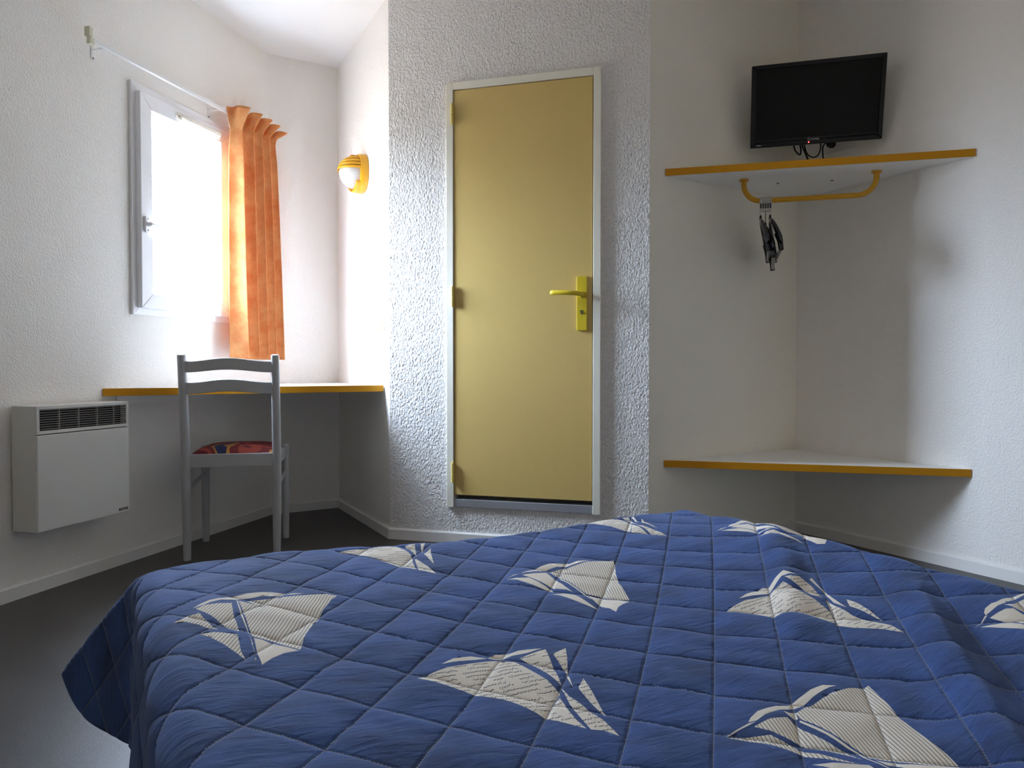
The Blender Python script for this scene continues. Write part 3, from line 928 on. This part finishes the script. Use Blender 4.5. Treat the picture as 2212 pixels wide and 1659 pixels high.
for x in (0.094, 0.176, 0.258, 0.336):
    MB().box(x - 0.001, x + 0.001, -hd + 0.003, -hd + 0.010, 0.354, hh - 0.012).build('grille_divider', 'heater_slat', gr)
bd = MB().box(hw - 0.056, hw - 0.012, -hd - 0.001, -hd + 0.001, 0.010, 0.020).build('badge', 'heater_badge', t)
cu = bpy.data.curves.new('badge_text', 'FONT'); cu.body = 'AIRELEC'; cu.size = 0.0088; cu.align_x = 'CENTER'; cu.extrude = 0.0002
tmp = bpy.data.objects.new('badge_tmp', cu); COL.objects.link(tmp)
me = bpy.data.meshes.new_from_object(tmp.evaluated_get(bpy.context.evaluated_depsgraph_get())); bpy.data.objects.remove(tmp)
me.materials.append(MATS['badge_letter'])
bt = bpy.data.objects.new('badge_text', me); COL.objects.link(bt); bt.parent = bd
bt.matrix_local = Matrix.Translation((hw - 0.034, -hd - 0.0014, 0.0117)) @ Matrix.Rotation(R(90), 4, 'X')

# ------------------------------------------------------------------ chair
def make_chair():
    # local: x to the right seen from behind, y forward (towards the desk)
    M = Matrix.Translation((-1.212, 3.056, 0)) @ Matrix.Rotation(R(11.2), 4, 'Z')
    t = thing('desk_chair', 'grey painted wooden chair with printed cushion facing the desk', 'chair', M)
    hx, dep, sh = 0.184, 0.345, 0.445
    def rear(s):
        m = MB()
        m.tube([(s * hx, 0.0, 0.0), (s * (hx + 0.001), 0.004, 0.20), (s * (hx + 0.002), 0.006, 0.45), (s * (hx + 0.003), -0.020, 0.66), (s * (hx + 0.004), -0.046, 0.874), (s * (hx + 0.004), -0.047, 0.881)],
               [0.0155, 0.0185, 0.0195, 0.0185, 0.0175, 0.0150], 20)
        return m
    def front(s):
        m = MB(); m.tube([(s * (hx - 0.002), dep, 0.0), (s * (hx - 0.002), dep, 0.20), (s * (hx - 0.002), dep, 0.452), (s * (hx - 0.002), dep, 0.458)], [0.0150, 0.0185, 0.0190, 0.0165], 20)
        return m
    for s in (-1, 1): rear(s).build('rear_leg', 'chair_paint', t, smooth=True)
    for s in (-1, 1): front(s).build('front_leg', 'chair_paint', t, smooth=True)
    m = MB(); m.box(-hx + 0.012, hx - 0.012, -0.004, 0.016, sh - 0.048, sh + 0.008); m.build('rear_apron', 'chair_paint', t, bevel=0.002)
    m = MB(); m.box(-hx + 0.012, hx - 0.012, dep - 0.010, dep + 0.010, sh - 0.048, sh + 0.004); m.build('front_apron', 'chair_paint', t, bevel=0.002)
    for s in (-1, 1):
        m = MB(); m.box(min(s * (hx - 0.010), s * (hx + 0.010)), max(s * (hx - 0.010), s * (hx + 0.010)), 0.015, dep - 0.012, sh - 0.045, sh + 0.004); m.build('side_apron', 'chair_paint', t, bevel=0.002)
        m = MB(); m.tube([(s * hx, 0.008, 0.298), (s * (hx - 0.002), dep, 0.330)], 0.0085, 12); m.build('side_stretcher', 'chair_paint', t, smooth=True)
    # curved back slats, bowed backwards and arched in the middle
    def slat(zc, hgt, y):
        m = MB(); n = 24; A, B = [], []
        rows = {k: [] for k in ('ft', 'fb', 'bt', 'bb')}
        for i in range(n + 1):
            q = -1 + 2 * i / n
            x = q * (hx - 0.006)
            bow = -0.030 * (1 - q * q)
            archt = 0.016 * (0.5 + 0.5 * math.cos(math.pi * q)) + 0.003 * abs(q) ** 6
            archb = 0.012 * (0.5 + 0.5 * math.cos(math.pi * q))
            rows['ft'].append((x, y + bow - 0.008, zc + hgt / 2 + archt)); rows['fb'].append((x, y + bow - 0.008, zc - hgt / 2 + archb))
            rows['bt'].append((x, y + bow + 0.008, zc + hgt / 2 + archt)); rows['bb'].append((x, y + bow + 0.008, zc - hgt / 2 + archb))
        for a, b in (('fb', 'ft'), ('ft', 'bt'), ('bt', 'bb'), ('bb', 'fb')):
            m.grid([rows[a], rows[b]])
        for i in (0, n): m.add([rows[k][i] for k in ('fb', 'ft', 'bt', 'bb')], [(0, 1, 2, 3)])
        o = m.build('back_slat', 'chair_paint', t, smooth=True, bevel=0.0)
        bm = bmesh.new(); bm.from_mesh(o.data); bmesh.ops.remove_doubles(bm, verts=bm.verts, dist=1e-5); bmesh.ops.recalc_face_normals(bm, faces=bm.faces); bm.to_mesh(o.data); bm.free()
        o.data.set_sharp_from_angle(angle=R(42))
        b = o.modifiers.new('bevel', 'BEVEL'); b.width = 0.003; b.segments = 2; b.limit_method = 'ANGLE'
    slat(0.828, 0.046, -0.041); slat(0.737, 0.048, -0.030)
    # upholstered seat: plywood edge and domed printed pad
    MB().box(-hx + 0.014, hx - 0.014, 0.018, dep - 0.012, sh - 0.010, sh + 0.002).build('seat_board', 'chair_paint', t)
    m = MB(); rows = []
    n = 20
    for j in range(n + 1):
        row = []
        for i in range(n + 1):
            u, v = -1 + 2 * i / n, -1 + 2 * j / n
            e = max(0.0, (1 - abs(u) ** 4.0)) ** 0.5 * max(0.0, (1 - abs(v) ** 4.0)) ** 0.5
            row.append((u * (hx - 0.014) * (1 - 0.03 * v), 0.182 + v * 0.160, sh + 0.003 + 0.034 * e))
        rows.append(row)
    m.grid(rows)
    o = m.build('cushion', 'cushion_print', t, smooth=False, fix=False)
    for p in o.data.polygons: p.use_smooth = True
make_chair()

# ------------------------------------------------------------------ bed and quilted bedspread
S0, S1, T0, T1 = 0.088, 1.385, -0.42, 1.450      # edges of the mattress top in the bed frame
CF = (.4285, -.0207, .0542, -.0564, -.0695, -.086)
CI = (4.023, 9.342, 0.010, -0.072, 0.115, -0.136)
CJ = (-1.233, -0.097, 10.022, 0.133, -0.285, 0.105)
def ab(s, t):
    X = s * .8660254 - t * .5; Y = s * .5 + t * .8660254
    return X * .2588 + Y * .9659, X * .9659 - Y * .2588
def quad(c, x, y): return c[0] + c[1] * x + c[2] * y + c[3] * x * x + c[4] * x * y + c[5] * y * y
def top_z(s, t):
    """sagging mattress: hollow in the middle, high along the edges"""
    a, b = ab(np.clip(s, S0, S1), np.clip(t, T0, T1))
    z = CAM_H - quad(CF, np.clip(a, .5, 2.0) - 1.2, np.clip(b, -.95, .6) + .2)
    z = np.where(z > .43, .43 + .03 * np.tanh((z - .43) / .03), z)
    # soft corners at the foot, firm edge along the right
    z = z - .020 * np.exp(-((S1 - s) ** 2 + (T1 - t) ** 2) / .14 ** 2) - .012 * np.exp(-((S0 - s) ** 2 + (T1 - t) ** 2) / .18 ** 2)
    return z + .010 * np.exp(-((S1 - s) / .14) ** 2) / (1 + np.exp((t - 1.2) / .05))
def lattice(s, t):
    a, b = ab(s, t)
    return quad(CI, a - 1.2, b + .2), quad(CJ, a - 1.2, b + .2)

bed = thing('bed', 'double bed under the blue quilted spread', 'bed', F_BED)
def mattress_top(drop, inset):
    rows = []
    for j in range(41):
        t = T0 + inset + (T1 - T0 - 2 * inset) * j / 40
        rows.append([(s, t, float(top_z(np.array(s), np.array(t))) - drop) for s in [S0 + inset + (S1 - S0 - 2 * inset) * i / 30 for i in range(31)]])
    return rows
r = mattress_top(0.020, 0.012)
m = MB(); m.grid(r)
lowr = [[(p[0], p[1], 0.235) for p in row] for row in r]
m.grid([row[::-1] for row in lowr])
m.grid([r[0], lowr[0]]); m.grid([r[-1], lowr[-1]])
m.grid([[row[0] for row in r], [row[0] for row in lowr]]); m.grid([[row[-1] for row in r], [row[-1] for row in lowr]])
mo = m.build('mattress', 'mattress_ticking', bed, smooth=False)
MB().box(S0 + 0.02, S1 - 0.02, T0 + 0.02, T1 - 0.02, 0.13, 0.233).build('bed_base', 'bed_base_fabric', bed, bevel=0.006)
for s in (S0 + 0.10, S1 - 0.10):
    for t_ in (T0 + 0.10, T1 - 0.12):
        MB().lathe([(0.022, 0.0005), (0.028, 0.131)], 16, Matrix.Translation((s, t_, 0))).build('bed_leg', 'bed_leg', bed, smooth=True)

# printed motifs in cloth millimetres: 0 plain cream, 1 striped, 2 handwriting
SAILS = [
 (0,[114,1171,127,1189,141,1204,157,1214,181,1221,201,1225,227,1224,251,1221,262,1217,251,1205,228,1207,204,1204,182,1204,159,1205,142,1194,128,1181]),
 (0,[259,1214,274,1218,292,1212,269,1210]),
 (1,[197,1193,228,1194,248,1199,227,1171,216,1167,208,1172]),
 (1,[184,1200,195,1186,211,1170,219,1165,234,1186,254,1197,283,1200,326,1201,342,1191,325,1170,305,1137,282,1092,263,1062,251,1039,232,989,215,1009,202,1028,190,1039,179,1047,180,1087,183,1141]),
 (0,[180,1041,190,1035,209,1011,230,987,209,982,190,969,174,953,176,992]),
 (0,[181,1200,183,1200,180,1135,178,1088,176,1044,173,996,172,959,172,966,174,1010,176,1056,177,1125]),
 (1,[118,1168,132,1182,151,1187,172,1186,168,1144,167,1109,165,1069,153,1085,145,1110,135,1134]),
 (1,[84,1116,96,1130,109,1144,121,1147,125,1126,131,1104,139,1080,127,1090,115,1103,99,1115]),
 (1,[113,1073,130,1067,140,1062,160,1054,158,1032,156,999,159,976,149,997,135,1024,120,1051]),
 (0,[720,1216,740,1224,764,1231,784,1238,809,1241,838,1237,850,1231,877,1235,900,1228,882,1226,852,1222,835,1220,814,1224,784,1217,759,1221,739,1219]),
 (0,[684,1205,703,1214,720,1216,702,1210]),
 (1,[786,1206,812,1210,832,1214,815,1194,796,1184,787,1193]),
 (1,[783,1216,787,1196,793,1179,835,1212,856,1216,893,1223,921,1216,950,1207,926,1171,901,1137,874,1094,856,1057,836,1015,819,1027,802,1040,794,1057,781,1074,784,1113,785,1145,784,1167,784,1185]),
 (0,[780,1069,791,1054,798,1036,816,1023,829,1007,808,999,791,991,773,975,774,995,769,1011,774,1039]),
 (0,[782,1163,782,1110,778,1070,775,1049,773,1050,775,1073,778,1110,778,1159]),
 (0,[719,1206,748,1209,777,1206,772,1180,768,1150,764,1094,760,1109,746,1124,742,1123,734,1160,726,1188]),
 (0,[679,1199,702,1193,723,1187,729,1162,733,1133,734,1114,730,1113,719,1136,704,1164,695,1186]),
 (0,[731,1113,742,1103,756,1078,744,1086,734,1105]),
 (0,[715,1100,733,1091,758,1077,758,1056,757,1030,756,1001,748,1024,737,1057,727,1083]),
 (0,[688,606,699,612,720,619,754,619,773,615,799,620,830,624,855,624,871,614,856,615,818,611,792,606,772,606,752,609,721,608,700,603]),
 (0,[637,595,660,601,686,604,698,602,662,599]),
 (0,[752,606,756,600,765,597,754,585,750,587]),
 (1,[765,597,785,601,803,600,839,603,881,603,904,596,916,597,904,578,886,549,868,524,853,496,839,465,830,443,822,427,794,447,775,466,757,483,752,489,754,512,756,540,758,565,756,584]),
 (0,[753,582,754,563,753,537,750,509,749,488,752,459,750,460,746,490,746,513,748,541,749,579]),
 (0,[753,481,770,464,792,446,820,425,816,415,765,444,765,457,755,467]),
 (1,[686,595,717,598,743,593,739,579,736,567,736,541,736,516,740,488,732,503,720,520,707,539,702,562,696,578]),
 (1,[638,594,666,583,689,573,693,558,696,537,698,532,706,520,712,505,726,483,715,493,702,507,690,525,682,542,667,565]),
 (0,[681,509,701,498,735,477,734,468,693,485]),
 (0,[1320,1229,1333,1237,1358,1244,1383,1245,1400,1239,1410,1229,1415,1208,1400,1219,1382,1226,1359,1227,1333,1224]),
 (0,[1277,1226,1299,1232,1319,1228,1295,1226]),
 (1,[1390,1205,1403,1206,1417,1206,1419,1184,1423,1154,1418,1114,1411,1093,1381,1062,1378,1083,1370,1093,1368,1110,1375,1133,1381,1156,1383,1176,1376,1192]),
 (0,[1414,1096,1418,1083,1415,1052,1409,1023,1401,1013,1368,995,1358,1008,1364,1032,1365,1049,1384,1065]),
 (0,[1376,1225,1396,1219,1373,1191,1375,1209]),
 (0,[1320,1220,1348,1224,1368,1210,1367,1191,1365,1180,1373,1154,1368,1134,1365,1116,1357,1132,1346,1160,1339,1158,1339,1185,1331,1204]),
 (0,[1286,1221,1307,1210,1328,1201,1336,1181,1333,1154,1327,1147,1321,1168,1306,1189,1294,1205]),
 (0,[1329,1145,1351,1138,1356,1127,1341,1137,1325,1140]),
 (0,[1312,1128,1338,1129,1352,1121,1354,1102,1345,1073,1346,1052,1340,1030,1340,1052,1331,1069,1332,1090,1333,1112,1323,1122]),
 (0,[1273,624,1287,629,1309,630,1318,627,1336,627,1360,623,1389,617,1377,612,1348,614,1322,616,1308,619,1284,618,1266,618]),
 (0,[1217,612,1240,613,1263,618,1268,616,1242,612,1229,611]),
 (1,[1316,614,1328,605,1347,605,1358,603,1361,600,1315,580,1311,582,1313,591,1318,604]),
 (0,[1262,610,1285,608,1304,605,1312,598,1305,585,1302,574,1277,563,1275,566,1274,577,1266,586,1263,598]),
 (0,[1224,606,1243,598,1258,589,1265,579,1270,568,1268,559,1255,553,1247,564,1239,580,1231,595]),
 (0,[403,895,427,907,456,909,477,899,458,897,430,897]),
 (0,[478,899,495,908,516,906,535,909,570,897,543,894,517,897,497,892,485,894]),
 (2,[357,870,406,883,445,887,484,888,510,876,515,841,521,807,519,772,495,752,465,722,453,746,437,779,411,806,385,838]),
 (2,[523,884,548,889,573,892,558,853,548,823,534,791,534,823,530,852]),
 (2,[574,873,607,888,586,853,562,817,567,844]),
 (0,[560,818,560,810,541,773,550,795]),
 (2,[547,770,574,796,560,760,548,727,536,696,538,726]),
 (2,[513,764,503,731,496,703,493,678,480,697,466,722,493,749]),
 (2,[530,785,525,760,526,745,526,717,528,690,523,653,511,668,497,674,505,708,513,741]),
 (0,[1011,914,1041,923,1088,926,1098,919,1131,931,1167,942,1175,921,1141,924,1093,907,1075,900,1044,911]),
 (2,[954,891,1014,903,1069,894,1098,904,1123,906,1118,869,1115,833,1094,784,1071,759,1062,753,1054,771,1038,807,1018,824,998,825,987,857,962,882]),
 (2,[1141,918,1171,911,1163,875,1139,834,1127,848,1134,882]),
 (0,[1187,899,1200,903,1178,869,1157,830,1131,779,1136,808,1166,853]),
 (2,[1164,803,1163,782,1150,752,1133,713,1137,752,1139,778]),
 (2,[1137,825,1125,797,1112,754,1115,714,1121,690,1112,663,1099,690,1068,721,1055,746,1072,758,1100,789]),
 (2,[416,1436,441,1440,476,1441,513,1444,544,1443,549,1425,554,1405,554,1385,547,1354,515,1321,505,1326,492,1351,478,1377,462,1397,445,1417]),
 (2,[564,1445,590,1452,575,1407,563,1376,564,1390,566,1420]),
 (0,[604,1451,617,1456,592,1411,585,1399]),
 (2,[585,1388,615,1421,594,1369,577,1318,580,1354]),
 (2,[515,1319,544,1351,532,1299]),
 (2,[552,1358,556,1357,558,1327,561,1292,560,1268,545,1283,534,1292]),
 (2,[1027,1465,1055,1465,1082,1461,1108,1467,1143,1464,1155,1454,1161,1429,1160,1414,1156,1394,1113,1349,1103,1376,1096,1404,1083,1425,1070,1446,1051,1459]),
 (2,[1171,1451,1189,1449,1180,1429,1169,1403,1168,1386,1164,1406,1169,1431]),
 (0,[1198,1450,1204,1446,1183,1401,1187,1419]),
 (2,[1212,1424,1193,1378,1190,1357,1184,1332,1184,1352,1187,1382,1186,1392]),
 (2,[1155,1392,1154,1368,1144,1335,1136,1310,1128,1328,1113,1346]),
 (2,[1162,1387,1166,1364,1168,1332,1172,1303,1168,1281,1141,1303,1153,1338]),
]

DROP = 0.345          # overhang of the cloth beyond the mattress edge
def spread():
    sail = [(k, np.array(p, float).reshape(-1, 2) / 1000.0) for k, p in SAILS]
    # cloth grid: fine where the spread is seen, coarser towards the head
    lo_s, hi_s, hi_t = S0 - DROP, S1 + DROP, T1 + DROP
    ss = np.arange(lo_s, hi_s + 1e-6, 0.0065)
    tt = np.concatenate([np.arange(T0, 0.18, 0.02), np.arange(0.18, hi_t + 1e-6, 0.0065)])
    gs, gt = np.meshgrid(ss, tt)
    rng = np.random.default_rng(3)
    pts = np.stack([gs.ravel(), gt.ravel()], 1)
    jit = rng.uniform(-0.0006, 0.0006, pts.shape)
    inner = (pts[:, 0] > lo_s + .002) & (pts[:, 0] < hi_s - .002) & (pts[:, 1] > T0 + .002) & (pts[:, 1] < hi_t - .002)
    pts[inner] += jit[inner]
    # rounded corners of the cloth at the foot
    RC = 0.16
    def inside(p):
        d0 = np.maximum(lo_s + RC - p[:, 0], 0); d1 = np.maximum(p[:, 0] - (hi_s - RC), 0); e = np.maximum(p[:, 1] - (hi_t - RC), 0)
        return np.hypot(np.maximum(d0, d1), e) <= RC + 1e-6
    pts = pts[inside(pts)]
    verts = [Vector(p) for p in pts]
    edges = []
    hem = [(lo_s, T0)] + [(lo_s + RC - RC * math.cos(R(a)), hi_t - RC + RC * math.sin(R(a))) for a in range(0, 91, 6)] + \
          [(hi_s - RC + RC * math.sin(R(a)), hi_t - RC + RC * math.cos(R(a))) for a in range(0, 91, 6)] + [(hi_s, T0)]
    o = len(verts); verts += [Vector(p) for p in hem]; edges += [(o + i, o + (i + 1) % len(hem)) for i in range(len(hem))]
    for k, poly in sail:
        q = []
        for i in range(len(poly)):           # resample so that the printed outline follows the cloth
            a, b = poly[i], poly[(i + 1) % len(poly)]
            n = max(1, int(np.hypot(*(b - a)) / 0.012))
            q += [a + (b - a) * j / n for j in range(n)]
        o = len(verts); verts += [Vector(p) for p in q]; edges += [(o + i, o + (i + 1) % len(q)) for i in range(len(q))]
    ov, oe, of, _, _, _ = delaunay_2d_cdt(verts, edges, [], 0, 1e-5)
    V = np.array([(p.x, p.y) for p in ov])
    F = np.array([tuple(f) for f in of])
    C = V[F].mean(1)
    keep = inside(C) & (C[:, 0] > lo_s) & (C[:, 0] < hi_s) & (C[:, 1] < hi_t)
    F, C = F[keep], C[keep]
    mi = np.zeros(len(F), int)
    for k, poly in sail:
        lo, hi = poly.min(0), poly.max(0)
        c = np.where((C[:, 0] > lo[0]) & (C[:, 0] < hi[0]) & (C[:, 1] > lo[1]) & (C[:, 1] < hi[1]))[0]
        x, y = C[c, 0], C[c, 1]; ins = np.zeros(len(c), bool)
        for i in range(len(poly)):
            a, b = poly[i], poly[i - 1]
            if a[1] == b[1]: continue
            cr = ((a[1] > y) != (b[1] > y)) & (x < (b[0] - a[0]) * (y - a[1]) / (b[1] - a[1]) + a[0])
            ins ^= cr
        mi[c[ins]] = k + 1
    # ---- drape the flat cloth
    s, t = V[:, 0], V[:, 1]
    li, lj = lattice(s, t)
    i_, j_ = lattice(s, t)
    puff = (np.abs(np.sin(np.pi * li)) * np.abs(np.sin(np.pi * lj))) ** 0.35 * 0.0060
    # pleats left in the cloth, running along the quilting
    def win(x, a, b, w): return 1 / (1 + np.exp(-(x - a) / w)) * 1 / (1 + np.exp((x - b) / w))
    bumps = 0.018 * np.exp(-((lj - 4.42 - 0.04 * (li - 3)) / np.where(lj > 4.42, 0.24, 0.42)) ** 2) * win(li, 0.0, 6.0, 0.6)
    bumps = bumps + 0.013 * np.exp(-((lj - 2.36) / 0.34) ** 2) * win(li, 4.6, 9.4, 0.5)
    bumps = bumps - 0.004 * np.exp(-((lj - 5.0) / 0.32) ** 2) * win(li, 1.0, 7.0, 0.7)
    wob = 0.0014 * np.sin(s * 31 + 3 * np.sin(t * 17)) * np.sin(t * 37 + 2 * np.sin(s * 23))
    ds = np.where(s < S0, S0 - s, np.where(s > S1, s - S1, 0.0)); sg = np.where(s < S0, -1.0, 1.0)
    dt = np.where(t > T1, t - T1, 0.0)
    zt = top_z(s, t)
    rho = np.hypot(ds, dt)
    phi = np.degrees(np.arctan2(dt, np.maximum(ds, 1e-9)))      # 0 = side drop, 90 = foot drop
    r = 0.042
    def prof(d, lean):
        th = np.minimum(d / r, np.pi / 2 - lean)
        o = r * np.sin(th); dn = r * (1 - np.cos(th))
        ex = np.maximum(0, d - r * (np.pi / 2 - lean))
        return o + ex * np.sin(lean), dn + ex * np.cos(lean)
    out, dwn = prof(rho, 0.03)
    isc = (ds > 0) & (dt > 0)
    wf = np.where(isc, 1 - np.abs(phi - 45) / 45, 0.0)
    wf = np.clip(wf, 0, 1)
    # corner fin: the surplus cloth stands out along the diagonal
    fin = rho * 0.47 * wf **1.0 * np.clip(rho / 0.06, 0, 1)
    dwn = dwn * (1 - 0.43 * wf ** 2) 
    nx = np.where(isc, np.cos(np.radians(phi)), np.where(ds > 0, 1.0, 0.0)); ny = np.where(isc, np.sin(np.radians(phi)), np.where(dt > 0, 1.0, 0.0))
    # base of the rounded corner shrinks where the cloth doubles up into the fin
    oo = out * np.where(isc, 1 - 0.35 * wf, 1.0)
    drp = rho > 0
    ripple = np.where(drp, 0.006 * np.sin(np.where(dt > 0, s, t) * 21 + 1.0) * np.clip(rho / 0.2, 0, 1), 0)
    xs = np.clip(s, S0, S1) + sg * (oo * nx + fin * .7071 + np.where(isc, 0, ripple * (ds > 0)))
    ts = np.minimum(t, T1) + oo * ny + fin * .7071 + np.where(isc, 0, ripple * (dt > 0))
    z = zt - dwn + np.where(drp, 0, bumps + wob) + np.where(drp, bumps * np.clip(1 - rho / 0.1, 0, 1), 0)
    P = np.stack([xs, ts, z], 1)
    # quilting puffs along the surface normal
    me = bpy.data.meshes.new('bedspread')
    me.from_pydata(P.tolist(), [], F.tolist()); me.update()
    nrm = np.zeros(len(P) * 3); me.vertices.foreach_get('normal', nrm); nrm = nrm.reshape(-1, 3)
    if nrm[:, 2].mean() < 0:
        me.flip_normals(); nrm = -nrm
    P = P + nrm * (puff * np.where(isc, 0.5, 1.0))[:, None]
    me.vertices.foreach_set('co', P.ravel())
    for mn in ('quilt_blue', 'quilt_cream', 'quilt_stripe', 'quilt_script'): me.materials.append(MATS[mn])
    me.polygons.foreach_set('material_index', mi)
    me.polygons.foreach_set('use_smooth', np.ones(len(F), bool))
    li_ = np.zeros(len(me.loops), int); me.loops.foreach_get('vertex_index', li_)
    u1 = me.uv_layers.new(name='cloth'); u1.data.foreach_set('uv', V[li_].ravel())
    u2 = me.uv_layers.new(name='lattice'); u2.data.foreach_set('uv', np.stack([i_, j_], 1)[li_].ravel())
    me.update()
    o = bpy.data.objects.new('bedspread', me); COL.objects.link(o)
    o.matrix_world = F_BED
    sd = o.modifiers.new('thickness', 'SOLIDIFY'); sd.thickness = 0.005; sd.offset = -1
    tag(o, 'blue quilted bedspread printed with cream sailing boats, draped over the bed', 'bedspread')
spread()
